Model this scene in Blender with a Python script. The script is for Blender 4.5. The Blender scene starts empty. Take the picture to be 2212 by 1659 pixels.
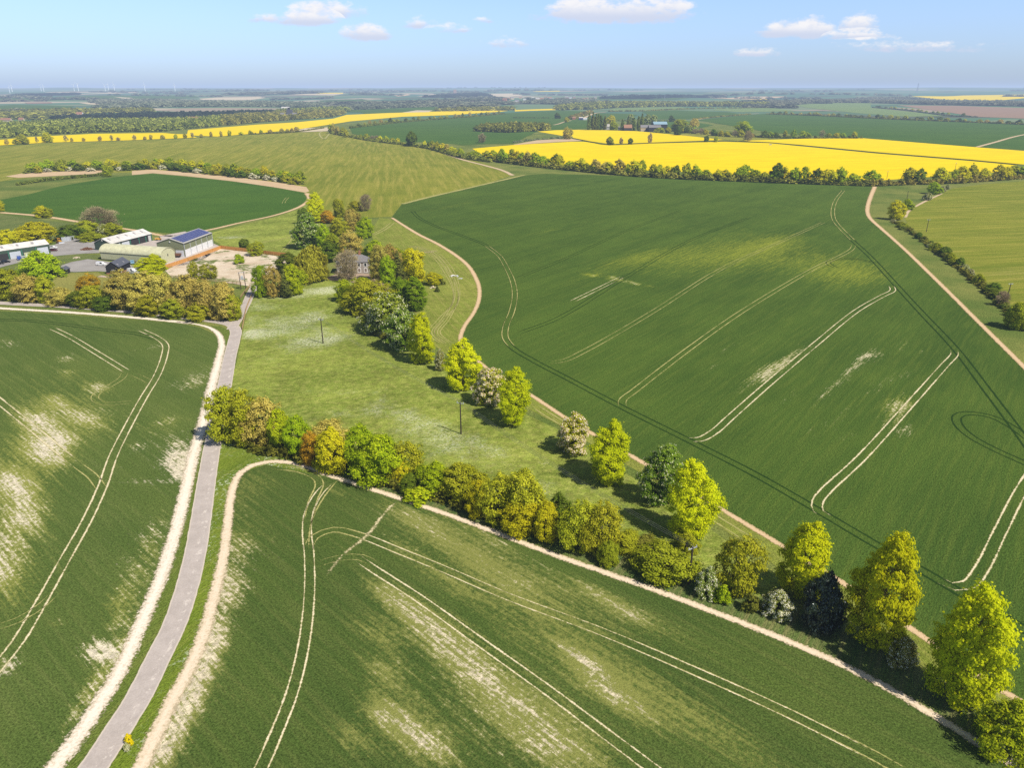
import bpy, math, random
import numpy as np
from mathutils import Vector, Matrix
from mathutils.geometry import delaunay_2d_cdt

SC = bpy.context.scene
COL = SC.collection
R = math.radians

# ------------------------------------------------------------------ camera geometry (metres; +Y is the way the camera looks)
EYE = 80.0
PITCH = R(21.87)
HFOV = R(69.6)
IW, IH = 2212.0, 1659.3
FPX = IW / 2 / math.tan(HFOV / 2)
CP, SP = math.cos(PITCH), math.sin(PITCH)

def sstep(t):
    t = np.clip(t, 0.0, 1.0)
    return t * t * (3 - 2 * t)

def tz(x, y):
    """height of the land: level farmland, then a shallow valley and rolling hills towards the horizon"""
    x = np.asarray(x, float); y = np.asarray(y, float)
    r = np.hypot(x, y)
    z = 56.0 * sstep((r - 2400) / 9600.0)
    a = 9.5 * sstep((r - 2600) / 3500.0)
    z = z + a * (np.sin(x / 640.0 + 1.3) * np.cos(y / 830.0 + 0.4) + 0.6 * np.sin(x / 310.0 + y / 520.0))
    z = z + 30.0 * sstep((r - 11500) / 4500.0) + 6 * sstep((r - 11500) / 3000.0) * np.sin(x / 1500.0 + 2.0)
    z = z - 4.0 * sstep((r - 1500) / 700.0) * (1 - sstep((r - 2600) / 1500.0))
    return z

def ray(px, py):
    a = (px - IW / 2) / FPX; b = (IH / 2 - py) / FPX
    return np.array([a, CP + b * SP, -SP + b * CP])

def G(px, py):
    """the point of the land seen at this place of the survey photograph"""
    d = ray(px, py)
    h = math.hypot(d[0], d[1])
    if d[2] < 0:
        t = -EYE / d[2]
        if t * h < 1450:
            return np.array([d[0] * t, d[1] * t, 0.0])
    lo = 1000.0 / h
    t, prev = lo, lo
    while t * h < 30000:
        if EYE + d[2] * t < float(tz(d[0] * t, d[1] * t)):
            a, b = prev, t
            for _ in range(40):
                m = (a + b) / 2
                if EYE + d[2] * m < float(tz(d[0] * m, d[1] * m)): b = m
                else: a = m
            t = (a + b) / 2
            break
        prev = t
        t *= 1.01
    return np.array([d[0] * t, d[1] * t, float(tz(d[0] * t, d[1] * t))])

def depth(p):
    return p[1] * CP - (p[2] - EYE) * SP

def height_to(p, py):
    """how tall a thing standing at p is if its top is seen at row py"""
    zc = depth(p); yc = p[1] * SP + (p[2] - EYE) * CP
    t = (IH / 2 - py) / FPX
    return (t * zc - yc) / (CP + t * SP)

def metres(p, npx):
    return npx * depth(p) / FPX

# ------------------------------------------------------------------ object helpers
def link(name, me, parent=None):
    o = bpy.data.objects.new(name, me)
    COL.objects.link(o)
    if parent is not None: o.parent = parent
    return o

def tag(o, label=None, cat=None, group=None, kind=None):
    if label: o['label'] = label
    if cat: o['category'] = cat
    if group: o['group'] = group
    if kind: o['kind'] = kind
    return o

def empty(name, loc, rz=0.0, label=None, cat=None, group=None):
    o = bpy.data.objects.new(name, None)
    o.empty_display_size = 0.5
    COL.objects.link(o)
    o.location = loc; o.rotation_euler = (0, 0, rz)
    return tag(o, label, cat, group)

def mesh_np(name, V, F, mat=None, smooth=False, attrs=None, uv=None):
    """V (n,3); F (m,k) index array of equal polygons"""
    V = np.asarray(V, np.float32); F = np.asarray(F, np.int32)
    me = bpy.data.meshes.new(name)
    me.vertices.add(len(V)); me.vertices.foreach_set('co', V.ravel())
    k = F.shape[1]
    me.loops.add(F.size); me.loops.foreach_set('vertex_index', F.ravel())
    me.polygons.add(len(F))
    me.polygons.foreach_set('loop_start', np.arange(len(F), dtype=np.int32) * k)
    if smooth: me.polygons.foreach_set('use_smooth', np.ones(len(F), bool))
    if attrs:
        for nm, (dom, arr) in attrs.items():
            a = me.attributes.new(nm, 'FLOAT', dom)
            a.data.foreach_set('value', np.asarray(arr, np.float32))
    if uv is not None:
        l = me.uv_layers.new(name='uv')
        l.data.foreach_set('uv', np.asarray(uv, np.float32)[F.ravel()].ravel())
    me.update(calc_edges=True)
    if mat: me.materials.append(mat)
    return me

class MB:
    """collects boxes, prisms and tubes into one mesh"""
    def __init__(s): s.v = []; s.f = []
    def add(s, vs, fs):
        n = len(s.v); s.v += [tuple(v) for v in vs]; s.f += [tuple(i + n for i in f) for f in fs]; return s
    def box(s, x0, x1, y0, y1, z0, z1):
        return s.add([(x0,y0,z0),(x1,y0,z0),(x1,y1,z0),(x0,y1,z0),(x0,y0,z1),(x1,y0,z1),(x1,y1,z1),(x0,y1,z1)],
                     [(0,3,2,1),(4,5,6,7),(0,1,5,4),(1,2,6,5),(2,3,7,6),(3,0,4,7)])
    def tube(s, a, b, r0, r1, n=8, cap=True):
        a = Vector(a); b = Vector(b); d = (b - a).normalized()
        u = d.orthogonal().normalized(); w = d.cross(u)
        vs = []
        for p, r in ((a, r0), (b, r1)):
            for i in range(n):
                t = 2 * math.pi * i / n
                vs.append(p + (u * math.cos(t) + w * math.sin(t)) * r)
        fs = [(i, (i + 1) % n, n + (i + 1) % n, n + i) for i in range(n)]
        if cap: fs += [tuple(range(n - 1, -1, -1)), tuple(range(n, 2 * n))]
        return s.add(vs, fs)
    def prism(s, prof, y0, y1):
        """profile in x,z swept along y"""
        n = len(prof)
        vs = [(x, y0, z) for x, z in prof] + [(x, y1, z) for x, z in prof]
        fs = [tuple(range(n)), tuple(range(2 * n - 1, n - 1, -1))]
        fs += [(i, n + i, n + (i + 1) % n, (i + 1) % n) for i in range(n)]
        return s.add(vs, fs)
    def sheet(s, pts):
        return s.add(pts, [tuple(range(len(pts)))])
    def build(s, name, mat, parent=None, bevel=0.0, smooth=False):
        me = bpy.data.meshes.new(name)
        me.from_pydata([tuple(map(float, v)) for v in s.v], [], s.f)
        import bmesh
        bm = bmesh.new(); bm.from_mesh(me)
        bmesh.ops.recalc_face_normals(bm, faces=bm.faces[:])
        if bevel > 0:
            bmesh.ops.bevel(bm, geom=bm.edges[:], offset=bevel, segments=2, affect='EDGES', clamp_overlap=True)
        bm.to_mesh(me); bm.free()
        if smooth:
            for p in me.polygons: p.use_smooth = True
        me.materials.append(mat)
        return link(name, me, parent)

# ------------------------------------------------------------------ node helpers
class NT:
    def __init__(s, tree):
        s.t = tree; tree.nodes.clear()
    def n(s, typ, ins=None, **attrs):
        nd = s.t.nodes.new(typ)
        for k, v in attrs.items(): setattr(nd, k, v)
        for k, v in (ins or {}).items():
            sock = nd.inputs[k]
            if isinstance(v, bpy.types.NodeSocket): s.t.links.new(v, sock)
            else:
                if isinstance(v, (tuple, list)) and len(v) == 3 and sock.type == 'RGBA': v = (*v, 1)
                sock.default_value = v
        return nd
    def math(s, op, a, b=0.0, c=0.0, clamp=False):
        return s.n('ShaderNodeMath', {0: a, 1: b, 2: c}, operation=op, use_clamp=clamp).outputs[0]
    def mix(s, f, a, b, blend='MIX'):
        nd = s.n('ShaderNodeMix', data_type='RGBA', blend_type=blend, clamp_factor=True)
        for i, v in ((0, f), (6, a), (7, b)):
            if isinstance(v, bpy.types.NodeSocket): s.t.links.new(v, nd.inputs[i])
            else:
                if isinstance(v, (tuple, list)) and len(v) == 3: v = (*v, 1)
                nd.inputs[i].default_value = v
        return nd.outputs[2]
    def step(s, x, lo, hi, a=0.0, b=1.0):
        return s.n('ShaderNodeMapRange', {0: x, 1: lo, 2: hi, 3: a, 4: b}, interpolation_type='SMOOTHSTEP').outputs[0]
    def noise(s, vec, scale, detail=2.0, rough=0.5, dist=0.0):
        return s.n('ShaderNodeTexNoise', {'Vector': vec, 'Scale': scale, 'Detail': detail, 'Roughness': rough, 'Distortion': dist}).outputs[0]
    def attr(s, name):
        return s.n('ShaderNodeAttribute', attribute_name=name).outputs['Fac']
    def obj(s): return s.n('ShaderNodeTexCoord').outputs['Object']
    def pos(s): return s.n('ShaderNodeNewGeometry').outputs['Position']
    def rot(s, vec, ang, scale=(1, 1, 1)):
        m1 = s.n('ShaderNodeMapping', {'Vector': vec, 'Rotation': (0, 0, -ang)}).outputs[0]
        return s.n('ShaderNodeMapping', {'Vector': m1, 'Scale': scale}).outputs[0]
    def out(s, sh): s.n('ShaderNodeOutputMaterial', {'Surface': sh})

def new_mat(name):
    m = bpy.data.materials.new(name); m.use_nodes = True
    return m, NT(m.node_tree)

def pbr(name, col, rough=0.6, metal=0.0, var=0.12, scale=1.5, bump=0.0, spec=0.5):
    """plain weathered surface: colour broken up by two noises"""
    m, N = new_mat(name)
    p = N.obj()
    a = N.noise(p, scale, 4, 0.6); b = N.noise(p, scale * 9, 2)
    f = N.math('ADD', N.math('MULTIPLY', a, 0.65), N.math('MULTIPLY', b, 0.35))
    c0 = tuple(max(0, v * (1 - var * 1.6)) for v in col); c1 = tuple(min(1, v * (1 + var * 1.4)) for v in col)
    c = N.mix(N.step(f, 0.3, 0.7), c0, c1)
    ins = {'Base Color': c, 'Roughness': rough, 'Metallic': metal, 'Specular IOR Level': spec}
    if bump: ins['Normal'] = N.n('ShaderNodeBump', {'Height': f, 'Strength': bump, 'Distance': 0.1}).outputs[0]
    N.out(N.n('ShaderNodeBsdfPrincipled', ins).outputs[0])
    return m

# ------------------------------------------------------------------ sky, sun, camera
SUN_EL, SUN_AZ = R(50.0), R(129.7)
w = bpy.data.worlds.new('World'); SC.world = w; w.use_nodes = True
N = NT(w.node_tree)
sky = N.n('ShaderNodeTexSky', sky_type='NISHITA', sun_disc=False, sun_elevation=SUN_EL, sun_rotation=SUN_AZ,
          altitude=100.0, air_density=1.0, dust_density=0.6, ozone_density=2.5).outputs[0]
dirv = N.n('ShaderNodeTexCoord').outputs['Generated']
sep = N.n('ShaderNodeSeparateXYZ', {0: dirv})
az = N.math('DIVIDE', sep.outputs[0], sep.outputs[1])            # tangent of the bearing from straight ahead
el = N.math('DIVIDE', sep.outputs[2], sep.outputs[1])
fwd = N.math('GREATER_THAN', sep.outputs[1], 0.05)
cv = N.n('ShaderNodeCombineXYZ', {0: az, 1: el, 2: 0.0}).outputs[0]
warp = N.n('ShaderNodeVectorMath', {0: cv, 1: (1, 2.0, 1)}, operation='MULTIPLY').outputs[0]
n1 = N.noise(warp, 55, 6, 0.6)
n2 = N.noise(warp, 18, 3, 0.5)
def cloud_dir(px, py):
    d = ray(px, py); return d[0] / d[1], d[2] / d[1]
CLOUDS = [  # centre column, row of the flat base, half width, height, strength
    (1330, 34, 140, 42, 1.0), (1440, 16, 52, 18, 0.75), (1240, 30, 55, 32, .9), (660, 46, 60, 24, 0.85), (705, 30, 75, 24, 0.65), (588, 43, 38, 17, 0.55),
    (787, 78, 46, 26, 1.0), (908, 55, 32, 16, 0.6), (1700, 71, 50, 24, 0.85), (1748, 72, 44, 30, 0.9), (1857, 62, 36, 32, 1.0), (1855, 80, 56, 14, .8),
    (1636, 117, 42, 12, 0.4), (1090, 97, 40, 13, 0.32), (970, 66, 30, 10, 0.25), (1950, 104, 110, 13, 0.22), (1046, 45, 16, 8, .3)]
tot = None; lit = None
for cx, cy, hw, hh, s in CLOUDS:
    hw *= 1.25; hh *= 1.3; s = min(1.1, s * 1.15)
    a0, e0 = cloud_dir(cx, cy); a1, _ = cloud_dir(cx + hw, cy); _, e1 = cloud_dir(cx, cy - hh)
    ua = N.math('DIVIDE', N.math('SUBTRACT', az, a0), abs(a1 - a0))
    ue = N.math('DIVIDE', N.math('SUBTRACT', el, e0), abs(e1 - e0))
    below = N.math('MULTIPLY', N.math('MINIMUM', ue, 0.0), -2.8)
    above = N.math('MAXIMUM', ue, 0.0)
    v = N.math('ADD', above, below)
    d2 = N.math('ADD', N.math('MULTIPLY', ua, ua), N.math('MULTIPLY', v, v))
    g = N.math('MULTIPLY', N.math('SUBTRACT', 1.0, d2), s)
    tot = g if tot is None else N.math('MAXIMUM', tot, g)
    l = N.math('MULTIPLY', N.step(ue, -0.1, 0.55), N.math('GREATER_THAN', g, -0.4))
    lit = l if lit is None else N.math('MAXIMUM', lit, l)
dens = N.math('ADD', tot, N.math('MULTIPLY', N.math('SUBTRACT', n1, 0.50), 2.4))
dens = N.math('ADD', dens, N.math('MULTIPLY', N.math('SUBTRACT', n2, 0.5), 1.6))
alpha = N.math('MULTIPLY', N.step(dens, -0.15, 0.85), fwd)
alpha = N.math('MULTIPLY', alpha, N.math('GREATER_THAN', tot, -0.9))
shade = N.math('MULTIPLY', lit, N.step(n1, 0.3, 0.62, 0.55, 1.0))
ccol = N.mix(shade, (6.6, 7.1, 8.6), (10.0, 9.7, 9.6))
low = N.step(N.math('ABSOLUTE', sep.outputs[2]), 0.12, 0.5, 1.0, 0.0)
gain = N.mix(low, (0.80, 0.72, 0.58), N.mix(N.step(N.math('ABSOLUTE', sep.outputs[2]), 0.0, 0.11), (0.96, 1.17, 1.78), (1.28, 1.40, 1.84)))
sky = N.n('ShaderNodeVectorMath', {0: sky, 1: gain}, operation='MULTIPLY').outputs[0]
skycol = N.mix(N.math('MULTIPLY', alpha, 0.93), sky, ccol)
N.n('ShaderNodeOutputWorld', {'Surface': N.n('ShaderNodeBackground', {'Color': skycol, 'Strength': 0.10}).outputs[0]})

sd = bpy.data.lights.new('sun', 'SUN'); sd.energy = 5.4; sd.angle = R(0.53); sd.color = (1.0, 0.94, 0.82)
so = bpy.data.objects.new('sun', sd); COL.objects.link(so)
sun_dir = Vector((math.sin(SUN_AZ) * math.cos(SUN_EL), math.cos(SUN_AZ) * math.cos(SUN_EL), math.sin(SUN_EL)))
so.rotation_euler = sun_dir.to_track_quat('Z', 'Y').to_euler(); so.location = sun_dir * 300

cd = bpy.data.cameras.new('camera'); cd.sensor_width = 36; cd.sensor_fit = 'HORIZONTAL'
cd.lens = 18 / math.tan(HFOV / 2); cd.clip_start = 0.5; cd.clip_end = 120000
co = bpy.data.objects.new('camera', cd); COL.objects.link(co)
co.location = (0, 0, EYE); co.rotation_euler = (math.pi / 2 - PITCH, 0, 0)
SC.camera = co
SC.view_settings.view_transform = 'Standard'; SC.view_settings.look = 'None'
SC.view_settings.exposure = 0; SC.view_settings.gamma = 1
cy = SC.cycles
cy.max_bounces = 5; cy.diffuse_bounces = 2; cy.glossy_bounces = 2; cy.transmission_bounces = 2
cy.transparent_max_bounces = 8; cy.volume_bounces = 0
cy.caustics_reflective = False; cy.caustics_refractive = False
cy.use_denoising = False
cy.sample_clamp_indirect = 4

# haze: thin blue air over the whole landscape (absorbs a little, glows a little)
HAZE_DIST = 12500.0
m, N = new_mat('haze_air')
k = 1.0 / HAZE_DIST
vol = N.n('ShaderNodeAddShader', {0: N.n('ShaderNodeVolumeAbsorption', {'Color': (0, 0, 0, 1), 'Density': k}).outputs[0],
                                  1: N.n('ShaderNodeEmission', {'Color': (0.48, 0.61, 0.86, 1), 'Strength': k}).outputs[0]}).outputs[0]
N.n('ShaderNodeOutputMaterial', {'Volume': vol})
o = MB().box(-34000, 34000, -3000, 34000, -60, 150).build('haze', m)
tag(o, kind='structure')
# ------------------------------------------------------------------ the land
def lift(layer, x, y):
    return layer * 0.006 * (1 + np.hypot(x, y) / 120.0)

def catmull(pts, step):
    pts = [np.asarray(p, float)[:2] for p in pts]
    if len(pts) < 3:
        P = pts
        out = []
        n = max(2, int(np.linalg.norm(P[1] - P[0]) / step))
        return np.array([P[0] + (P[1] - P[0]) * i / n for i in range(n + 1)])
    ext = [2 * pts[0] - pts[1]] + pts + [2 * pts[-1] - pts[-2]]
    out = []
    for i in range(1, len(ext) - 2):
        p0, p1, p2, p3 = ext[i - 1:i + 3]
        d = [max(1e-6, np.linalg.norm(q - p) ** 0.5) for p, q in ((p0, p1), (p1, p2), (p2, p3))]
        t0, t1 = 0, d[0]; t2 = t1 + d[1]; t3 = t2 + d[2]
        n = max(1, int(np.linalg.norm(p2 - p1) / step))
        for j in range(n):
            t = t1 + (t2 - t1) * j / n
            A1 = (t1 - t) / (t1 - t0) * p0 + (t - t0) / (t1 - t0) * p1
            A2 = (t2 - t) / (t2 - t1) * p1 + (t - t1) / (t2 - t1) * p2
            A3 = (t3 - t) / (t3 - t2) * p2 + (t - t2) / (t3 - t2) * p3
            B1 = (t2 - t) / (t2 - t0) * A1 + (t - t0) / (t2 - t0) * A2
            B2 = (t3 - t) / (t3 - t1) * A2 + (t - t1) / (t3 - t1) * A3
            out.append((t2 - t) / (t2 - t1) * B1 + (t - t1) / (t2 - t1) * B2)
    out.append(pts[-1])
    return np.array(out)

def heading(a, b):
    A, B = G(*a), G(*b)
    return math.atan2(B[1] - A[1], B[0] - A[0])

def field(name, poly, mat, layer, blobs=(), rowang=0.0, grain=70.0, smin=2.5, smooth=False, kind='structure', bgain=1.0):
    """a sheet of crop or soil draped on the land. blobs: (col,row,half length m,half width m,bare,pale)"""
    P = np.array([G(*p)[:2] for p in poly])
    if smooth: P = catmull(list(P) + [P[0]], 6.0)[:-1]
    E = []
    for i in range(len(P)):
        a, b = P[i], P[(i + 1) % len(P)]
        s = max(8.0, min(np.hypot(*a), np.hypot(*b)) / 30.0)
        n = max(1, int(np.hypot(*(b - a)) / s))
        for j in range(n): E.append(a + (b - a) * j / n)
    E = np.array(E)
    # inner points on rings whose spacing grows with distance
    rmin = max(20.0, np.hypot(E[:, 0], E[:, 1]).min()); rmax = np.hypot(E[:, 0], E[:, 1]).max()
    th = np.arctan2(E[:, 0], E[:, 1]); rng = np.random.default_rng(len(E) + layer)
    I = []
    r = rmin
    while r < rmax:
        s = max(smin, r / grain)
        t = np.arange(th.min(), th.max(), s / r) + rng.uniform(0, s / r)
        rr = r + rng.uniform(-.25, .25, len(t)) * s
        I.append(np.stack([np.sin(t) * rr, np.cos(t) * rr], 1))
        r += s
    I = np.concatenate(I) if I else np.zeros((0, 2))
    if len(I):   # keep those inside
        x, y = I[:, 0], I[:, 1]; ins = np.zeros(len(I), bool)
        for i in range(len(E)):
            x1, y1 = E[i]; x2, y2 = E[(i + 1) % len(E)]
            c = ((y1 > y) != (y2 > y)) & (x < (x2 - x1) * (y - y1) / (y2 - y1 + 1e-12) + x1)
            ins ^= c
        I = I[ins]
    A = [Vector(p) for p in np.concatenate([E, I])]
    n = len(E)
    v, e, f, *_ = delaunay_2d_cdt(A, [(i, (i + 1) % n) for i in range(n)], [], 1, 1e-4)
    V = np.array([(p[0], p[1]) for p in v])
    F = np.array([t for t in f if len(t) == 3])
    # face up
    a, b, c = V[F[:, 0]], V[F[:, 1]], V[F[:, 2]]
    cr = (b[:, 0] - a[:, 0]) * (c[:, 1] - a[:, 1]) - (b[:, 1] - a[:, 1]) * (c[:, 0] - a[:, 0])
    F[cr < 0] = F[cr < 0][:, ::-1]
    z = tz(V[:, 0], V[:, 1]) + lift(layer, V[:, 0], V[:, 1])
    bare = np.zeros(len(V)); pale = np.zeros(len(V))
    for bl in blobs:
        px, py, L, W, sb, sp = bl[:6]
        ang = bl[6] if len(bl) > 6 else rowang
        g = G(px, py); dx, dy = V[:, 0] - g[0], V[:, 1] - g[1]
        u = (dx * math.cos(ang) + dy * math.sin(ang)) / L; q = (-dx * math.sin(ang) + dy * math.cos(ang)) / W
        k = np.exp(-(u * u + q * q))
        bare += sb * bgain * k; pale += sp * k
    me = mesh_np(name, np.column_stack([V, z]), F, mat, attrs={'bare': ('POINT', bare), 'pale': ('POINT', pale)})
    return tag(link(name, me), kind=kind)

def strip(name, pts, width, mat, layer, ground=False, offs=(0.0,), step=2.0, kind='structure', taper=None, fade=1.0):
    """ribbons following a line on the land; several offsets give wheel tracks"""
    P = [G(*p)[:2] for p in pts] if not ground else pts
    C = catmull(P, step)
    d = np.gradient(C, axis=0); d /= np.linalg.norm(d, axis=1)[:, None] + 1e-9
    nrm = np.stack([-d[:, 1], d[:, 0]], 1)
    s = np.concatenate([[0], np.cumsum(np.linalg.norm(np.diff(C, axis=0), axis=1))])
    Vs, Fs, UV = [], [], []
    ends = 1 - np.clip(np.minimum(s, s[-1] - s) / max(1.0, fade), 0, 1)
    base = 0
    wid = np.full(len(C), width) if taper is None else np.interp(np.linspace(0, 1, len(C)), np.linspace(0, 1, len(taper)), taper)
    for o in offs:
        a = C + nrm * (o + wid[:, None] / 2); b = C + nrm * (o - wid[:, None] / 2)
        for q, u in ((a, 0.0), (b, 1.0)):
            z = tz(q[:, 0], q[:, 1]) + lift(layer, q[:, 0], q[:, 1])
            Vs.append(np.column_stack([q, z])); UV.append(np.column_stack([np.full(len(C), u), s + o * 13]))
        n = len(C); i = np.arange(n - 1)
        Fs.append(np.stack([base + i, base + n + i, base + n + i + 1, base + i + 1], 1)); base += 2 * n
    me = mesh_np(name, np.concatenate(Vs), np.concatenate(Fs), mat, uv=np.concatenate(UV), attrs={'ends': ('POINT', np.tile(ends, 2 * len(offs)))})
    return tag(link(name, me), kind=kind)

# ---- ground materials
def crop_mat(name, dark, mid, light, rowang=0.0, soil=(0.62, 0.55, 0.45), pale=(0.30, 0.31, 0.07), rows=0.12, speckle=0.0, speckle_col=(0.7, 0.7, 0.55), grain=1.0, bare_bias=0.0, stretch=(0.05, 0.9), pale_amt=0.9, drills=(0.16, 1.9), flowers=0.0, tussock=0.0):
    m, N = new_mat(name)
    p = N.pos()
    far = N.noise(p, 0.006, 3, 0.55)
    macro = N.noise(p, 0.03, 4, 0.6)
    st = N.rot(p, rowang, (*stretch, 1))             # stretched along the drilled rows
    streak = N.noise(st, 1.0, 5, 0.65)
    fine = N.noise(N.rot(p, rowang, (1.0, 3.6, 1)), 1.1, 3, 0.65)
    tuft = N.noise(p, 3.2 * grain, 3, 0.7)
    band = N.noise(N.rot(p, rowang, (0.0035, 0.055, 1)), 1.0, 4, 0.6)     # tonal bands left by the drill and sprayer
    f = N.math('ADD', N.math('MULTIPLY', far, 0.30), N.math('ADD', N.math('MULTIPLY', macro, 0.30), N.math('MULTIPLY', band, 0.40)))
    c = N.mix(N.step(f, 0.37, 0.63), dark, mid)
    c = N.mix(N.math('MULTIPLY', N.step(streak, 0.40, 0.72), rows * 4), c, light)
    g = N.math('ADD', N.math('MULTIPLY', tuft, 0.6), N.math('MULTIPLY', fine, 0.4))
    k = N.step(g, 0.30, 0.70, 0.50, 1.50)
    c = N.mix(1.0, c, N.n('ShaderNodeCombineColor', {0: k, 1: k, 2: k}).outputs[0], 'MULTIPLY')
    if tussock:      # uneven grazed sward: tussocks, trodden and lush patches
        ts = N.math('ADD', N.math('MULTIPLY', N.noise(p, 0.38, 5, .72), .6), N.math('MULTIPLY', N.noise(p, 0.07, 4, .65), .4))
        kk = N.step(ts, 0.36, 0.62, 1 - tussock, 1 + tussock * .6)
        c = N.mix(1.0, c, N.n('ShaderNodeCombineColor', {0: kk, 1: kk, 2: kk}).outputs[0], 'MULTIPLY')
    if speckle:
        sp = N.math('MULTIPLY', N.step(N.noise(p, 1.3, 4, 0.75), 0.53, 0.62), N.step(N.noise(p, 0.045, 4, 0.65), 0.66 - speckle, 0.84 - speckle))
        c = N.mix(N.math('MULTIPLY', sp, .75), c, speckle_col)
    nz = N.math('ADD', N.math('MULTIPLY', streak, 0.62), N.math('MULTIPLY', fine, 0.38))
    drill = N.noise(N.rot(p, rowang, (*drills, 1)), 1.0, 4, 0.7)        # single drilled rows
    bw = N.math('MINIMUM', N.attr('bare'), 1.6)
    pw = N.math('ADD', N.attr('pale'), N.math('MULTIPLY', bw, 0.45))
    speck = N.noise(p, 1.15, 5, .78)
    nz = N.math('ADD', N.math('MULTIPLY', streak, 0.25), N.math('ADD', N.math('MULTIPLY', speck, 0.45), N.math('MULTIPLY', drill, 0.3)))
    nz = N.step(nz, 0.33, 0.67)
    pm = N.step(N.math('ADD', N.math('MULTIPLY', pw, 0.50), N.math('MULTIPLY', nz, 0.62)), 0.58, 1.0)
    c = N.mix(N.math('MULTIPLY', pm, pale_amt), c, pale)
    if flowers:      # white heads standing in clumps
        fl = N.math('MULTIPLY', N.step(N.noise(p, 1.5, 4, 0.75), 0.44, 0.60), N.step(N.math('ADD', N.math('MULTIPLY', N.attr('pale'), 0.55), N.math('MULTIPLY', N.noise(p, 0.10, 5, .7), 0.9)), 0.68, 1.10))
        c = N.mix(N.math('MULTIPLY', fl, flowers), c, (0.78, 0.78, 0.62))
    nb = N.math('ADD', N.math('MULTIPLY', drill, 0.38), N.math('ADD', N.math('MULTIPLY', streak, 0.17), N.math('MULTIPLY', speck, .45)))
    nb = N.step(nb, 0.36, 0.64)
    bm_ = N.step(N.math('ADD', N.math('MULTIPLY', bw, 0.36), N.math('ADD', N.math('MULTIPLY', nb, 0.62), N.math('MULTIPLY', N.step(N.noise(p, 0.022, 4, .6), 0.42, 0.68), bare_bias))), 0.67, 0.97)
    sc = N.mix(N.step(N.noise(p, 0.9, 4, .7), 0.35, 0.65), tuple(v * 0.72 for v in soil), tuple(min(1, v * 1.2) for v in soil))
    c = N.mix(N.math('MULTIPLY', bm_, 0.95), c, sc)
    bump = N.n('ShaderNodeBump', {'Height': g, 'Strength': 0.8, 'Distance': 0.5 * grain}).outputs[0]
    d = N.n('ShaderNodeBsdfDiffuse', {'Color': c, 'Normal': bump}).outputs[0]
    N.out(d)
    return m

def soil_mat(name, a, b, c2=None, scale=0.35, stripe=None, grass=0.0, grass_col=(0.08, 0.13, 0.03)):
    m, N = new_mat(name)
    p = N.pos()
    n1 = N.noise(p, scale * 0.25, 5, 0.65); n2 = N.noise(p, scale * 6, 4, 0.7)
    f = N.math('ADD', N.math('MULTIPLY', n1, 0.6), N.math('MULTIPLY', n2, 0.4))
    if stripe is not None:
        f = N.math('ADD', N.math('MULTIPLY', f, 0.6), N.math('MULTIPLY', N.noise(N.rot(p, stripe, (0.02, 0.9, 1)), 1, 4, .6), 0.4))
    c = N.mix(N.step(f, 0.35, 0.65), a, b)
    if grass: c = N.mix(N.step(N.noise(p, 0.07, 6, 0.68), 0.62 - grass, 0.70 - grass), c, N.mix(N.step(n2, .35, .65), tuple(v * .6 for v in grass_col), tuple(v * 1.5 for v in grass_col)))
    bump = N.n('ShaderNodeBump', {'Height': n2, 'Strength': 0.5, 'Distance': 0.2}).outputs[0]
    N.out(N.n('ShaderNodeBsdfDiffuse', {'Color': c, 'Normal': bump}).outputs[0])
    return m

def worn_mat(name, core, edge, hard=0.22, wob=0.5, gaps=0.0, wobscale=0.5, rough=0.4, centre=None):
    """a worn strip whose ragged edge lets the ground below show (u across, v along)"""
    m, N = new_mat(name)
    uv = N.n('ShaderNodeUVMap').outputs[0]
    u = N.n('ShaderNodeSeparateXYZ', {0: uv}).outputs[0]
    v = N.n('ShaderNodeSeparateXYZ', {0: uv}).outputs[1]
    p = N.pos()
    a = N.math('SUBTRACT', 1.0, N.math('ABSOLUTE', N.math('SUBTRACT', N.math('MULTIPLY', u, 2.0), 1.0)))
    rut = N.noise(N.n('ShaderNodeMapping', {'Vector': uv, 'Scale': (5.0, 0.06, 1)}).outputs[0], 1.0, 4, .65)
    nz = N.noise(p, wobscale, 5, 0.7)
    nf = N.noise(p, 2.2, 4, 0.7)
    e = N.math('ADD', a, N.math('MULTIPLY', N.math('SUBTRACT', nz, 0.5), wob))
    e = N.math('ADD', e, N.math('MULTIPLY', N.math('SUBTRACT', nf, 0.5), wob * 1.6))
    if gaps: e = N.math('SUBTRACT', e, N.math('MULTIPLY', N.step(N.noise(p, 0.06, 4, 0.65), 0.42, 0.66), gaps))
    e = N.math('SUBTRACT', e, N.math('MULTIPLY', N.attr('ends'), 0.75))
    mask = N.step(e, hard * 0.45, hard * 1.5)
    c = N.mix(N.step(N.math('ADD', N.math('MULTIPLY', e, 0.6), N.math('ADD', N.math('MULTIPLY', nf, 0.5), N.math('MULTIPLY', rut, 0.5))), hard * .6 + .36, hard * 1.2 + .74), edge, core)
    if centre is not None:
        c = N.mix(N.math('MULTIPLY', N.step(a, 0.72, 0.95), N.step(nz, .4, .55)), c, centre)
    bump = N.n('ShaderNodeBump', {'Height': nf, 'Strength': rough, 'Distance': 0.15}).outputs[0]
    d = N.n('ShaderNodeBsdfDiffuse', {'Color': c, 'Normal': bump}).outputs[0]
    N.out(N.n('ShaderNodeMixShader', {0: mask, 1: N.n('ShaderNodeBsdfTransparent').outputs[0], 2: d}).outputs[0])
    return m

# directions of the drilled rows
ROW_R = heading((1540, 945), (1930, 620))
ROW_L = heading((0, 866), (160, 1000))
ROW_B = heading((800, 1225), (1390, 1640))
ROW_M = heading((100, 470), (600, 440))
ROW_O = heading((0, 420), (330, 330))

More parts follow.
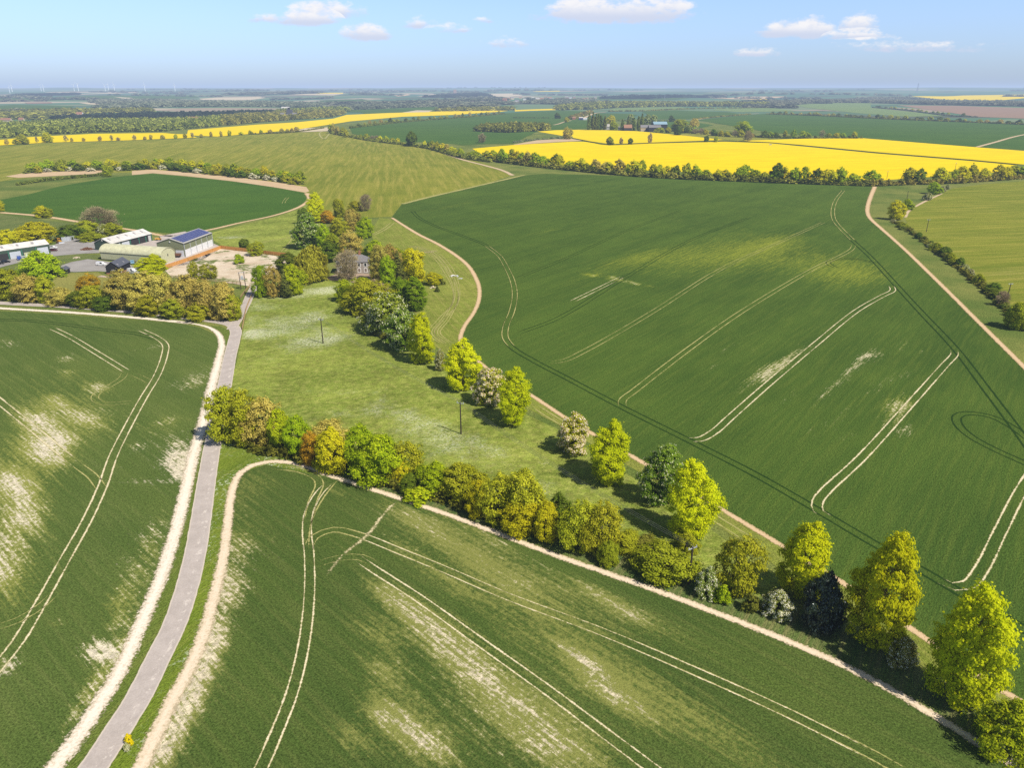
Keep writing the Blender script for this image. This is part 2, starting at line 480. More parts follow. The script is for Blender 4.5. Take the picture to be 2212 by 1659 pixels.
M_LAND = crop_mat('grassland', (0.115, 0.15, 0.03), (0.165, 0.19, 0.045), (0.23, 0.22, 0.07), rowang=0.7, rows=0.1, soil=(0.36, 0.30, 0.16), pale=(0.28, 0.26, 0.09))
M_WHEAT_R = crop_mat('wheat_green', (0.053, 0.097, 0.018), (0.083, 0.137, 0.023), (0.138, 0.180, 0.032), ROW_R, rows=0.10, bare_bias=0.07, pale=(0.26, 0.29, 0.035), soil=(.6, .53, .36))
M_WHEAT_L = crop_mat('wheat_thin_green', (0.078, 0.122, 0.027), (0.118, 0.160, 0.036), (0.19, 0.215, 0.065), ROW_L, rows=0.08, bare_bias=0.17, soil=(0.74, 0.65, 0.50))
M_WHEAT_B = crop_mat('wheat_near_green', (0.060, 0.099, 0.022), (0.094, 0.139, 0.028), (0.168, 0.185, 0.052), ROW_B, rows=0.09, bare_bias=0.15, soil=(0.72, 0.62, 0.45), pale=(0.26, 0.27, 0.07))
M_WHEAT_M = crop_mat('wheat_middle_green', (0.050, 0.110, 0.017), (0.070, 0.138, 0.020), (0.10, 0.165, 0.026), ROW_M, rows=0.08, soil=(.5, .42, .25))
M_FAR_GREEN = crop_mat('crop_far_green', (0.055, 0.115, 0.022), (0.075, 0.14, 0.026), (0.10, 0.16, 0.032), 0.1, rows=0.06)
M_FAR_PALE = crop_mat('pasture_pale_green', (0.15, 0.22, 0.08), (0.18, 0.25, 0.09), (0.22, 0.26, 0.10), 0.1, rows=0.06)
M_OLIVE = crop_mat('ley_olive', (0.155, 0.185, 0.022), (0.24, 0.245, 0.034), (0.37, 0.32, 0.07), ROW_O, rows=0.17, stretch=(0.012, 0.22), soil=(0.5, 0.38, 0.2), pale=(0.36, 0.32, 0.10))
M_OLIVE_R = crop_mat('ley_green', (0.14, 0.18, 0.02), (0.21, 0.23, 0.028), (0.33, 0.30, 0.055), 0.2, rows=0.22, stretch=(0.015, 0.3), soil=(0.5, 0.38, 0.2), pale=(0.36, 0.32, 0.10))
M_MEADOW = crop_mat('meadow_grass', (0.15, 0.205, 0.030), (0.265, 0.31, 0.055), (0.40, 0.385, 0.11), 0.4, rows=0.14, soil=(0.72, 0.62, 0.5), speckle=0.0, grain=0.8, pale=(0.62, 0.64, 0.42), stretch=(0.5, 0.7), drills=(1.2, 1.6), pale_amt=0.25, flowers=0.75, tussock=0.32)
M_VERGE = crop_mat('verge_grass', (0.10, 0.155, 0.018), (0.19, 0.25, 0.026), (0.28, 0.29, 0.06), 1.2, rows=0.12, soil=(.5, .42, .3), speckle=0.2, speckle_col=(0.75, 0.78, 0.6))
M_VERGE2 = crop_mat('verge_mown', (0.10, 0.15, 0.025), (0.15, 0.19, 0.035), (0.22, 0.22, 0.06), 1.2, rows=0.1, soil=(.55, .45, .3))
M_LAWN = crop_mat('lawn_grass', (0.20, 0.21, 0.05), (0.27, 0.26, 0.07), (0.34, 0.28, 0.1), 0.4, rows=0.1)
M_MARGIN = crop_mat('margin_grass', (0.17, 0.215, 0.032), (0.25, 0.275, 0.05), (0.34, 0.31, 0.09), 1.9, rows=0.14, soil=(0.55, 0.46, 0.3), pale=(0.40, 0.38, 0.12), tussock=0.2)
M_ROUGH = crop_mat('rough_grass', (0.07, 0.12, 0.03), (0.14, 0.18, 0.05), (0.24, 0.22, 0.09), 1.0, rows=0.2, soil=(0.7, 0.6, 0.42))
m, N = new_mat('rape_blossom')
p = N.pos()
g = N.math('ADD', N.math('MULTIPLY', N.noise(p, 0.9, 4, .7), .5), N.math('MULTIPLY', N.noise(N.rot(p, 0.15, (0.02, 0.25, 1)), 1, 4, .6), .5))
c = N.mix(N.step(g, 0.3, 0.62), (0.58, 0.42, 0.002), (0.87, 0.65, 0.003))
N.out(N.n('ShaderNodeBsdfDiffuse', {'Color': c, 'Normal': N.n('ShaderNodeBump', {'Height': g, 'Strength': .5, 'Distance': .4}).outputs[0]}).outputs[0])
M_RAPE = m
M_BROWN = soil_mat('ploughed_soil', (0.25, 0.165, 0.115), (0.33, 0.22, 0.155), stripe=0.2)
M_TAN = soil_mat('bare_tan_soil', (0.48, 0.34, 0.20), (0.60, 0.45, 0.29), stripe=ROW_M)
M_PALETAN = soil_mat('pale_stubble', (0.5, 0.42, 0.28), (0.6, 0.5, 0.36), stripe=.1)
M_CHALK = soil_mat('chalky_yard', (0.50, 0.39, 0.28), (0.72, 0.62, 0.50), grass=0.10, grass_col=(0.14, 0.17, 0.05))
M_GRAVEL = soil_mat('gravel_drive', (0.30, 0.22, 0.16), (0.42, 0.32, 0.24))
M_YARD = soil_mat('yard_surface', (0.27, 0.25, 0.245), (0.37, 0.35, 0.34), scale=.5)
M_YARD2 = soil_mat('yard_concrete', (0.42, 0.36, 0.33), (0.54, 0.47, 0.43), scale=.5)
T_CHALK = worn_mat('chalk_strip', (0.82, 0.73, 0.62), (0.54, 0.44, 0.31), hard=0.30, wob=0.85)
T_CHALK2 = worn_mat('chalk_margin', (0.77, 0.63, 0.48), (0.52, 0.42, 0.27), hard=0.32, wob=0.85)
T_ORANGE = worn_mat('clay_path', (0.64, 0.46, 0.29), (0.46, 0.34, 0.17), hard=0.30, wob=0.75)
T_TRAM = worn_mat('wheel_track_chalk', (0.80, 0.69, 0.50), (0.40, 0.36, 0.15), hard=0.42, wob=1.1, gaps=0.3, wobscale=0.35)
T_TRAM_PALE = worn_mat('wheel_track_tan', (0.50, 0.44, 0.19), (0.22, 0.24, 0.06), hard=0.42, wob=1.0, gaps=0.35, wobscale=0.35)
T_TRAM_SHADE = worn_mat('wheel_track_shade', (0.018, 0.045, 0.010), (0.030, 0.062, 0.012), hard=0.35, wob=0.7, gaps=0.1, wobscale=0.35)  # shade down in the crop's wheelings, painted as dark green
T_GRASSY = worn_mat('grass_track', (0.42, 0.38, 0.15), (0.30, 0.30, 0.09), hard=0.4, wob=0.9, gaps=0.2)
T_SOILPATH = worn_mat('earth_path', (0.58, 0.44, 0.30), (0.45, 0.36, 0.2), hard=0.3, wob=0.7, gaps=.1)

# road: worn grey tarmac with pale patches
m, N = new_mat('lane_tarmac')
uv = N.n('ShaderNodeUVMap').outputs[0]
u = N.n('ShaderNodeSeparateXYZ', {0: uv}).outputs[0]
p = N.pos()
a = N.math('SUBTRACT', 1.0, N.math('ABSOLUTE', N.math('SUBTRACT', N.math('MULTIPLY', u, 2.0), 1.0)))
nz = N.noise(p, 0.35, 5, .65); nf = N.noise(p, 3, 3, .6)
uvs = N.n('ShaderNodeMapping', {'Vector': uv, 'Scale': (2.0, 0.30, 1)}).outputs[0]
patch = N.noise(uvs, 1.6, 5, .72)
side = N.step(N.math('ABSOLUTE', N.math('SUBTRACT', u, 0.66)), 0.02, 0.36, 0.07, -0.08)
c = N.mix(N.step(N.math('ADD', N.math('MULTIPLY', nz, .6), N.math('MULTIPLY', nf, .4)), .35, .65), (0.40, 0.345, 0.315), (0.50, 0.435, 0.40))
c = N.mix(N.step(N.math('ADD', patch, side), 0.60, 0.68), c, (0.60, 0.53, 0.48))
e = N.math('ADD', a, N.math('MULTIPLY', N.math('SUBTRACT', nz, .5), .22))
c = N.mix(N.step(e, 0.06, 0.2), (0.62, 0.53, 0.44), c)
mask = N.step(e, 0.0, 0.07)
d = N.n('ShaderNodeBsdfPrincipled', {'Base Color': c, 'Roughness': .85, 'Normal': N.n('ShaderNodeBump', {'Height': nf, 'Strength': .3, 'Distance': .05}).outputs[0]}).outputs[0]
N.out(N.n('ShaderNodeMixShader', {0: mask, 1: N.n('ShaderNodeBsdfTransparent').outputs[0], 2: d}).outputs[0])
M_ROAD = m

# ---- base sheet of land reaching the horizon
ths = np.concatenate([np.arange(-180, -60, 6), np.arange(-60, 60, 0.6), np.arange(60, 180.1, 6)])
rs = [0.0, 20, 40]
while rs[-1] < 33000: rs.append(rs[-1] * 1.028)
rs = np.array(rs)
T, RR = np.meshgrid(np.radians(ths), rs)
X, Y = np.sin(T) * RR, np.cos(T) * RR
nr, ntn = X.shape
i = np.arange(nr - 1)[:, None] * ntn + np.arange(ntn - 1)[None]
F = np.stack([i, i + 1, i + ntn + 1, i + ntn], -1).reshape(-1, 4)[:, ::-1]
# the plain land under the fields: far greens and browns have haze painted in, lighter and bluer
m, N = new_mat('open_land')
p = N.pos()
r_ = N.n('ShaderNodeVectorMath', {0: p}, operation='LENGTH').outputs['Value']
pp = N.n('ShaderNodeMapping', {'Vector': N.rot(p, 0.25, (1, 1, 1)), 'Scale': (0.0016, 0.0024, 1)}).outputs[0]
pp = N.n('ShaderNodeVectorMath', {0: pp, 1: N.n('ShaderNodeVectorMath', {0: N.n('ShaderNodeTexNoise', {'Vector': p, 'Scale': 0.0012, 'Detail': 2.0}).outputs[1], 1: (0.5, 0.5, 0.0)}, operation='MULTIPLY').outputs[0]}, operation='ADD').outputs[0]
vor = N.n('ShaderNodeTexVoronoi', {'Vector': pp, 'Scale': 1.0}, voronoi_dimensions='2D')
rnd = N.n('ShaderNodeSeparateColor', {0: vor.outputs['Color']}).outputs[0]
cr = N.n('ShaderNodeValToRGB', {0: rnd})
cr.color_ramp.interpolation = 'CONSTANT'
els = cr.color_ramp.elements
els[0].position = 0; els[0].color = (0.09, 0.18, 0.10, 1); els[1].position = 0.3; els[1].color = (0.14, 0.21, 0.11, 1)
for q, cc in ((0.5, (0.08, 0.16, 0.10)), (0.64, (0.18, 0.23, 0.13)), (0.78, (0.42, 0.36, 0.26)), (0.85, (0.10, 0.18, 0.10)), (0.93, (0.32, 0.26, 0.19))):
    e_ = els.new(q); e_.color = (*cc, 1)
wood = N.step(N.noise(N.rot(p, 0.2, (0.8, 1.3, 1)), 0.0011, 5, .62), 0.57, 0.60)
wc = N.mix(N.step(N.noise(p, .02, 4, .7), .35, .65), (0.06, 0.085, 0.06), (0.13, 0.15, 0.095))
farc = N.mix(wood, cr.outputs[0], wc)
tf = N.noise(p, 2.0, 3, .65); mac = N.noise(p, 0.025, 4, .6)
near = N.mix(N.step(mac, .35, .65), (0.105, 0.15, 0.032), (0.20, 0.215, 0.055))
k = N.step(tf, .3, .7, .55, 1.45)
near = N.mix(1.0, near, N.n('ShaderNodeCombineColor', {0: k, 1: k, 2: k}).outputs[0], 'MULTIPLY')
c = N.mix(N.step(r_, 2000, 2600), near, farc)
N.out(N.n('ShaderNodeBsdfDiffuse', {'Color': c, 'Normal': N.n('ShaderNodeBump', {'Height': tf, 'Strength': .6, 'Distance': .4}).outputs[0]}).outputs[0])
land = link('land', mesh_np('land', np.stack([X, Y, tz(X, Y)], -1).reshape(-1, 3), F, m, smooth=True))
tag(land, kind='structure')
# ------------------------------------------------------------------ fields (traced in survey-photo columns and rows, then laid on the land)
def B(px, py, L, W, b=0.0, p=0.0, ang=None):
    return (px, py, L, W, b, p) if ang is None else (px, py, L, W, b, p, ang)

PATH_R = [(1133, 378), (1060, 395), (1000, 409), (930, 425), (868, 441)]
TRK = [(846, 470), (872, 487), (905, 507), (945, 527), (985, 552), (1010, 573), (1026, 597), (1035, 622), (1034, 650), (1022, 678),
       (1003, 706), (995, 730), (1000, 748), (1030, 778), (1065, 805), (1150, 856), (1225, 905), (1380, 995), (1480, 1052), (1562, 1103), (1690, 1180), (1808, 1252), (1955, 1350), (2060, 1422), (2150, 1484), (2212, 1521), (2330, 1590), (2500, 1690)]
TRK_R = [(1890, 403), (1882, 422), (1876, 440), (1874, 458), (1880, 472), (1905, 495), (1950, 535), (2000, 583), (2060, 642), (2130, 712), (2212, 793), (2330, 910), (2480, 1060)]

field('wheat_field', [(1133, 379), (1180, 375), (1290, 378), (1400, 383), (1500, 387), (1600, 391), (1700, 396), (1800, 399), (1889, 403)] + TRK_R[1:] + [(2700, 1300), (2650, 1720)] + TRK[::-1] + [(868, 441), (930, 425), (1000, 409), (1060, 395)],
      M_WHEAT_R, 1, [
      B(1640, 545, 70, 30, 0, .62), B(1500, 560, 60, 26, 0, .5), B(1800, 575, 45, 26, .1, .62), B(1860, 600, 35, 18, .1, .5), B(1380, 560, 45, 18, 0, .4), B(1680, 520, 40, 14, .0, .5),
      B(1580, 500, 60, 14, 0, .4), B(1000, 440, 40, 7, 0, .6), B(930, 455, 30, 6, 0, .5), B(950, 490, 14, 6, .5, .3), B(1180, 500, 35, 7, .2, .5), B(1420, 470, 50, 9, 0, .3), B(1230, 610, 30, 5, 0, .4),
      B(1300, 600, 18, 1.5, .9, .5, ROW_R + 1.45), B(1375, 612, 10, 1.2, .9, .4, ROW_R + 1.45), B(1340, 603, 14, 1.2, .9, .4, ROW_R + 1.3),
      B(1700, 780, 30, 2.2, .85, .4), B(1660, 800, 14, 2.5, .7, .4), B(1580, 745, 16, 1.6, .7, .2), B(1620, 760, 12, 1.6, .6, .2), B(1840, 800, 24, 1.8, .75, .3), B(1870, 770, 12, 1.6, .75, .3), B(1780, 850, 14, 1.6, .55, .2),
      B(1940, 870, 10, 4, .7, .5), B(1960, 930, 6, 2, .95, .3), B(1930, 900, 14, 3, .6, .3), B(1900, 830, 18, 2, .55, .2), B(1960, 810, 10, 2, .6, .3), B(1990, 760, 8, 2, .55, .3), B(1840, 940, 10, 2, .45, .2), B(1500, 750, 14, 1.5, .6, .3), B(1540, 790, 12, 2, .5, .2), B(1600, 830, 20, 2, .35, .2), B(1950, 745, 10, 2.5, .65, .3), B(1905, 770, 8, 1.6, .65, .3),
      B(1700, 860, 14, 1.6, .5, .2), B(1820, 900, 20, 1.6, .5, .2), B(1760, 930, 12, 1.6, .4, .2), B(1380, 660, 50, 2.0, .35, .2), B(1180, 700, 60, 2, .3, .2), B(1480, 690, 26, 2, .3, .2), B(1350, 560, 40, 10, .05, .3)],
      ROW_R, grain=85, bgain=1.35)
field('wheat_field', [(-260, 655), (0, 672), (200, 684), (380, 698), (432, 707), (462, 722), (478, 745), (470, 790), (454, 850), (436, 915), (414, 985), (397, 1060), (378, 1135), (355, 1210), (327, 1285), (293, 1360), (260, 1435), (215, 1510), (165, 1585), (105, 1664), (30, 1760), (-500, 1760), (-900, 900)],
      M_WHEAT_L, 1, [
      B(20, 740, 7, 3, 1.0, .4), B(130, 660, 8, 2, .6, .4), B(140, 775, 4, 2, .9, .4), B(65, 720, 3, 1.5, .7, .4), B(210, 838, 6, 3, 1.1, .5), B(145, 805, 4, 1.5, .7, .4), B(180, 905, 9, 3, .9, .5), B(120, 870, 8, 3, .75, .5), B(135, 948, 7, 3.5, 1.3, .6), B(90, 915, 8, 3, .8, .5),
      B(110, 985, 9, 3, .9, .4), B(60, 900, 12, 4, .7, .4), B(80, 960, 12, 4, .6, .4), B(40, 1060, 10, 4, .9, .5), B(60, 1110, 8, 3, .9, .4), B(20, 1040, 8, 3, .8, .4), B(30, 1140, 8, 3, .8, .4), B(10, 1190, 8, 3, 1.0, .4), B(0, 1240, 6, 2, .9, .4),
      B(300, 757, 6, 1.5, .7, .4, ROW_L + 1.2), B(265, 800, 5, 2, .5, .4), B(430, 815, 5, 8, .85, .4, ROW_L), B(415, 835, 4, 5, .7, .4), B(440, 790, 4, 5, .6, .3), B(385, 1005, 5, 3, 1.6, .3), B(392, 985, 4, 3, 1.6, .3), B(395, 1025, 3, 2.5, 1.5, .3), B(385, 960, 3, 2, .8, .3),
      B(320, 1040, 12, 1, .8, .3, ROW_L + 0.75), B(290, 965, 3, 1.5, .8, .3), B(360, 910, 3, 4, .6, .3), B(345, 745, 4, 3, .6, .4), B(215, 1405, 2.6, 1.8, 2.0, .3), B(255, 1345, 1.5, 1.5, .6, .2), B(10, 1440, 3, 3, 1.3, .4), B(130, 1345, 3, 1.5, .6, .3, .5), B(255, 1300, 3, 8, .35, .4, 0.2), B(330, 1150, 3, 12, .4, .4, 0.2),
      B(330, 1230, 3, 16, .4, .35, .35), B(280, 1380, 3, 14, .45, .35, .5), B(200, 1480, 3, 12, .5, .35, .6), B(200, 1200, 14, 8, .22, .2), B(380, 930, 8, 14, .3, .3, .2), B(230, 900, 22, 9, .35, .35), B(120, 900, 26, 10, .1, .25), B(60, 1010, 22, 10, .12, .25), B(40, 1120, 18, 8, .15, .25), B(20, 1230, 10, 7, .2, .25), B(150, 1560, 1.5, 9, .75, .4, 0.05), B(250, 1420, 1.5, 6, .5, .4, 0.1), B(270, 700, 40, 2, .2, .3, 0), B(60, 640, 30, 3, .2, .3, 0), B(180, 800, 25, 10, .15, .25), B(60, 830, 30, 14, .2, .3), B(50, 990, 20, 10, .25, .4), B(30, 1300, 10, 6, .3, .4)],
      ROW_L, grain=110, smin=1.1)
field('wheat_field', [(508, 1050), (497, 1130), (487, 1205), (470, 1280), (450, 1355), (424, 1430), (384, 1505), (346, 1585), (308, 1664), (260, 1790), (2700, 1990), (2420, 1790), (2212, 1662), (2100, 1598), (2010, 1540), (1900, 1475), (1760, 1405), (1600, 1340), (1400, 1268), (1200, 1195), (1000, 1120), (860, 1072), (720, 1028), (640, 1003), (575, 1002), (530, 1016)],
      M_WHEAT_B, 1, [
      B(515, 1180, 3, 6, .75, .6, ROW_B + 1.4), B(500, 1270, 3, 7, .8, .6, ROW_B + 1.3), B(475, 1365, 2, 7, .85, .6, ROW_B + 1.1), B(430, 1475, 2.2, 7, .95, .6, ROW_B + 1.0), B(385, 1560, 2.2, 7, .9, .6, ROW_B + .95), B(345, 1650, 2.5, 7, .9, .6, ROW_B + .9), B(545, 1040, 8, 6, .1, .75), B(510, 1110, 6, 14, .3, .55, ROW_B + 1.6), B(480, 1240, 4, 9, .5, .5, ROW_B + 1.35), B(440, 1370, 2, 9, .8, .55, ROW_B + 1.1), B(400, 1470, 2, 7, .85, .5, ROW_B + .95), B(350, 1590, 2, 6, .8, .4, ROW_B + .9), B(460, 1400, 3, 6, .45, .4, ROW_B + 1.1),
      B(850, 1290, 10, 2.5, .6, .55), B(900, 1330, 12, 3, .55, .5), B(960, 1370, 10, 3, .5, .45), B(1010, 1430, 9, 2.5, .55, .45), B(1060, 1490, 8, 2.5, .5, .4), B(820, 1370, 6, 3, .4, .5), B(1250, 1420, 5, 1, .9, .5), B(1310, 1490, 6, 2.0, .8, .6), B(1350, 1520, 8, 2.5, .5, .6), B(1270, 1430, 5, 1.4, .6, .4),
      B(840, 1540, 4, 1.6, .75, .5), B(880, 1580, 6, 2, .6, .5), B(940, 1610, 5, 2.5, .7, .4), B(830, 1450, 4, 3, .4, .4), B(1000, 1200, 30, 4, .3, .4), B(1100, 1250, 30, 5, .15, .4), B(1310, 1290, 8, 1.5, .6, .4), B(1060, 1160, 12, 2, .45, .3), B(1330, 1310, 12, 2, .45, .4), B(900, 1120, 10, 3, .4, .4), B(1000, 1130, 14, 3, .35, .3), B(870, 1180, 7, 2, .4, .4), B(1080, 1320, 24, 5, .1, .45), B(1400, 1480, 20, 4, .1, .45), B(1560, 1590, 14, 3, .1, .6), B(720, 1060, 6, 4, .2, .5), B(1440, 1350, 20, 3, .25, .3),
      B(900, 1450, 26, 12, .14, .22), B(1000, 1560, 24, 10, .14, .2), B(850, 1560, 10, 7, .2, .25), B(1120, 1400, 20, 6, .1, .2), B(1280, 1600, 14, 6, .15, .2), B(520, 1500, 6, 6, .3, .3), B(1000, 1180, 26, 4, .32, .3), B(1250, 1290, 20, 3, .3, .3), B(1150, 1600, 10, 4, .4, .3), B(960, 1250, 12, 2, .3, .4),
      B(1700, 1560, 16, 3, .0, .3), B(700, 1180, 4, 10, .2, .4, 1.4), B(1140, 1540, 14, 5, .15, .35), B(760, 1600, 6, 4, .2, .4), B(1240, 1620, 9, 4, .2, .4)],
      ROW_B, grain=120, smin=1.0, bgain=0.9)
field('meadow', [(548, 622), (552, 600), (640, 560), (740, 600), (760, 612), (800, 650), (900, 750), (960, 800), (1060, 860), (1200, 925), (1380, 1040), (1500, 1120), (1600, 1190), (1700, 1260), (1640, 1290), (1480, 1240), (1300, 1190), (1050, 1095), (900, 1040), (700, 985), (560, 955), (474, 920), (490, 850), (512, 780), (527, 705)],
      M_MEADOW, 1, [
      B(560, 665, 14, 8, 0, .7, .2), B(640, 640, 26, 7, 0, .6, .3), B(700, 625, 18, 7, 0, .9), B(640, 690, 24, 12, 0, .8, .5), B(620, 720, 22, 8, 0, .6, .2), B(700, 735, 14, 8, 0, .8, .4), B(545, 725, 4, 6, 1.1, .3), B(540, 690, 3, 5, .7, .4), B(545, 715, 4, 2, .8, .2), B(560, 790, 14, 8, 0, .35), B(590, 830, 14, 8, 0, .35), B(620, 760, 20, 10, 0, .35),
      B(760, 800, 16, 5, 0, .3), B(700, 850, 22, 6, 0, .3), B(850, 880, 24, 8, 0, .3, 2.4), B(900, 920, 20, 7, 0, .35, 2.4), B(1000, 980, 30, 14, 0, .22, 2.4), B(1080, 1000, 18, 6, 0, .25, 2.4), B(1165, 1003, 2.0, 1.2, 1.4, .3), B(940, 960, 24, 12, 0, .2), B(1250, 1060, 20, 6, 0, .35), B(660, 900, 20, 5, 0, .5), B(780, 620, 14, 5, 0, .7)],
      0.3, grain=90)
# verge between lane and chalk edge, and round the corner copse
field('verge', [(490, 830), (474, 905), (460, 980), (448, 1055), (436, 1130), (424, 1205), (405, 1280), (379, 1355), (342, 1430), (305, 1505), (258, 1580), (206, 1659), (130, 1760), (250, 1760), (304, 1659), (340, 1580), (377, 1505), (417, 1430), (445, 1355), (465, 1280), (482, 1205), (492, 1130), (503, 1055), (520, 1022), (575, 1004), (700, 1030), (560, 955), (480, 920)], M_VERGE, 2, grain=60)
field('verge', [(446, 905), (424, 980), (407, 1055), (389, 1130), (367, 1205), (340, 1280), (307, 1355), (274, 1430), (230, 1505), (181, 1580), (124, 1659), (50, 1760), (125, 1760), (202, 1659), (254, 1580), (301, 1505), (338, 1430), (375, 1355), (401, 1280), (420, 1205), (433, 1130), (444, 1055), (456, 980), (468, 915)], M_VERGE2, 2, grain=60)
field('verge', [(-100, 640), (0, 651), (150, 658), (300, 675), (420, 690), (510, 690), (530, 640), (400, 620), (200, 610), (0, 600)], M_VERGE2, 1, grain=60)
field('verge', [(480, 735), (470, 715), (445, 704), (478, 705), (500, 718), (508, 745), (495, 800), (490, 775)], M_VERGE2, 2)
# strip of rough grass under the lower hedge
field('hedge_bank', [(700, 985), (900, 1040), (1050, 1095), (1300, 1190), (1480, 1240), (1640, 1290), (1790, 1330), (1960, 1420), (2140, 1530), (2400, 1700), (2300, 1690), (2060, 1560), (1900, 1470), (1760, 1402), (1600, 1337), (1400, 1264), (1200, 1192), (1000, 1117), (860, 1069), (720, 1026), (640, 1001)], M_ROUGH, 2, grain=60)
field('grass_margin', [(846, 474), (872, 490), (905, 510), (945, 530), (985, 555), (1010, 576), (1026, 600), (1033, 622), (1032, 650), (1020, 678), (1001, 706), (993, 730), (998, 750), (1030, 781), (1065, 808), (1150, 859), (1225, 908), (1380, 998), (1480, 1055), (1562, 1106), (1690, 1183), (1808, 1255), (1955, 1353), (2060, 1425), (2150, 1487), (2330, 1600), (2300, 1640), (2060, 1500), (1900, 1380), (1700, 1240), (1500, 1100), (1380, 1020), (1200, 915), (1060, 840), (930, 740), (860, 640), (820, 560), (800, 500), (820, 470)],
      M_MARGIN, 2, [B(960, 590, 20, 5, .0, .7, 1.6), B(930, 700, 5, 20, 0, .6), B(1190, 905, 3, 6, .5, .5), B(980, 620, 5, 20, 0, .5), B(900, 560, 10, 10, 0, .4)], 1.9)
# middle distance
field('wheat_field', [(0, 432), (60, 420), (130, 402), (200, 390), (260, 381), (330, 375), (430, 384), (520, 394), (600, 406), (660, 417), (667, 428), (662, 438), (640, 452), (590, 468), (520, 482), (450, 497), (380, 505), (330, 501), (270, 494), (180, 477), (100, 466), (0, 457), (-200, 445), (-200, 460)],
      M_WHEAT_M, 2, [B(480, 440, 40, 20, 0, .15), B(600, 435, 14, 3, .1, .3), B(180, 440, 60, 10, 0, .2)], ROW_M)
field('ley_field', [(-200, 325), (0, 316), (100, 309), (276, 304), (426, 298), (555, 290), (640, 284), (700, 281), (715, 289), (760, 297), (810, 304), (870, 312), (930, 320), (985, 335), (1040, 350), (1090, 368), (1108, 378), (1060, 394), (1000, 408), (930, 424), (868, 440), (846, 468), (800, 470), (690, 455), (668, 420), (600, 400), (500, 388), (330, 372), (200, 374), (60, 384), (0, 392), (-200, 420)],
      M_OLIVE, 1, [B(60, 380, 60, 30, .1, .7), B(100, 350, 100, 20, 0, .5), B(420, 340, 160, 14, 0, .7, heading((250, 360), (640, 300))), B(560, 310, 100, 10, 0, .4), B(820, 350, 60, 20, 0, .5), B(900, 390, 60, 10, 0, .5), B(1000, 400, 60, 8, .2, .6), B(640, 392, 40, 6, .5, .5)], ROW_O, grain=60)
field('bare_strip', [(285, 369), (330, 366), (420, 374), (520, 384), (600, 394), (662, 404), (668, 413), (660, 416), (590, 404), (500, 391), (400, 380), (330, 374), (285, 378)], M_TAN, 3)
field('bare_strip', [(12, 381), (50, 374), (120, 371), (220, 368), (228, 374), (120, 380), (40, 384)], M_TAN, 3)
field('rough_paddock', [(-150, 460), (0, 463), (90, 475), (180, 487), (200, 500), (120, 520), (0, 512), (-150, 505)], M_ROUGH, 2, [B(60, 490, 40, 10, .1, .6)])
field('pasture', [(455, 503), (520, 487), (600, 468), (650, 450), (668, 438), (690, 455), (700, 500), (660, 560), (620, 552), (540, 543), (478, 530), (462, 520)], M_MEADOW, 2, [B(520, 510, 14, 6, 0, .7), B(480, 515, 10, 4, 0, .8), B(560, 500, 20, 6, 0, .4)])
# farmyard surfaces
field('yard', [(-80, 590), (-80, 560), (0, 560), (60, 548), (115, 530), (150, 515), (200, 520), (250, 545), (180, 548), (130, 552), (100, 556), (40, 568), (0, 578)], M_YARD, 4)
field('yard', [(132, 574), (155, 566), (190, 560), (240, 566), (300, 575), (350, 580), (330, 592), (270, 590), (210, 586), (160, 588), (135, 586)], M_YARD, 4)
field('yard', [(240, 545), (270, 535), (330, 520), (345, 517), (345, 510), (400, 500), (470, 530), (480, 535), (440, 560), (405, 572), (360, 578), (345, 545)], M_YARD2, 4)
field('lawn', [(118, 598), (150, 590), (210, 588), (230, 600), (300, 605), (310, 640), (200, 640), (110, 620)], M_LAWN, 3)
field('farm_bank', [(0, 582), (60, 566), (110, 552), (180, 548), (220, 552), (220, 558), (180, 562), (150, 568), (120, 590), (60, 600), (0, 600)], M_ROUGH, 3, [B(150, 563, 6, 2, .9, .2), B(175, 555, 3, 1.5, .8, .2), B(10, 590, 5, 2, .9, .2)])
field('chalk_yard', [(356, 584), (400, 566), (440, 550), (477, 538), (520, 543), (560, 548), (618, 556), (640, 566), (600, 590), (570, 610), (550, 625), (535, 618), (470, 608), (410, 602), (372, 600)], M_CHALK, 4,)
field('gravel_drive', [(700, 600), (730, 592), (800, 592), (830, 600), (810, 612), (770, 612), (745, 606), (715, 606)], M_GRAVEL, 4, smooth=True)
# rape
field('rape_field', [(1020, 321), (1110, 313), (1235, 306), (1262, 306), (1316, 314), (1400, 310), (1564, 306), (1660, 309), (1732, 316), (1900, 332), (2100, 348), (2196, 357), (2150, 372), (1960, 386), (1883, 391), (1665, 386), (1461, 370), (1273, 364), (1110, 346), (1057, 343)], M_RAPE, 4)
field('rape_field', [(1161, 284), (1200, 281), (1266, 280), (1373, 283), (1461, 291), (1564, 302), (1400, 308), (1318, 311), (1275, 305), (1235, 297), (1190, 289)], M_RAPE, 4)
field('rape_field', [(1590, 304), (1657, 302), (1732, 299.5), (1858, 298), (1933, 304), (2109, 318), (2212, 326), (2400, 338), (2400, 372), (2196, 354), (2100, 345), (1900, 329), (1732, 313), (1660, 307)], M_RAPE, 4)
field('rape_field', [(-150, 320), (0, 314), (100, 308), (276, 303), (426, 297), (404, 290), (384, 289.5), (351, 287), (201, 289), (65, 296), (0, 302), (-150, 308)], M_RAPE, 4)
field('rape_field', [(404, 292), (470, 295), (555, 288), (640, 280), (705, 270), (756, 262), (869, 252), (981, 248), (1082, 241), (1098, 239), (1040, 238), (931, 241), (836, 244), (748, 248), (720, 256), (640, 264), (555, 269), (406, 281)], M_RAPE, 4)
field('rape_field', [(1968, 208), (2080, 206), (2212, 204), (2300, 204), (2300, 211), (2212, 212), (2146, 218), (2033, 215.4)], M_RAPE, 4)
field('rape_field', [(1612, 214.5), (1660, 211.5), (1655, 216)], M_RAPE, 4)
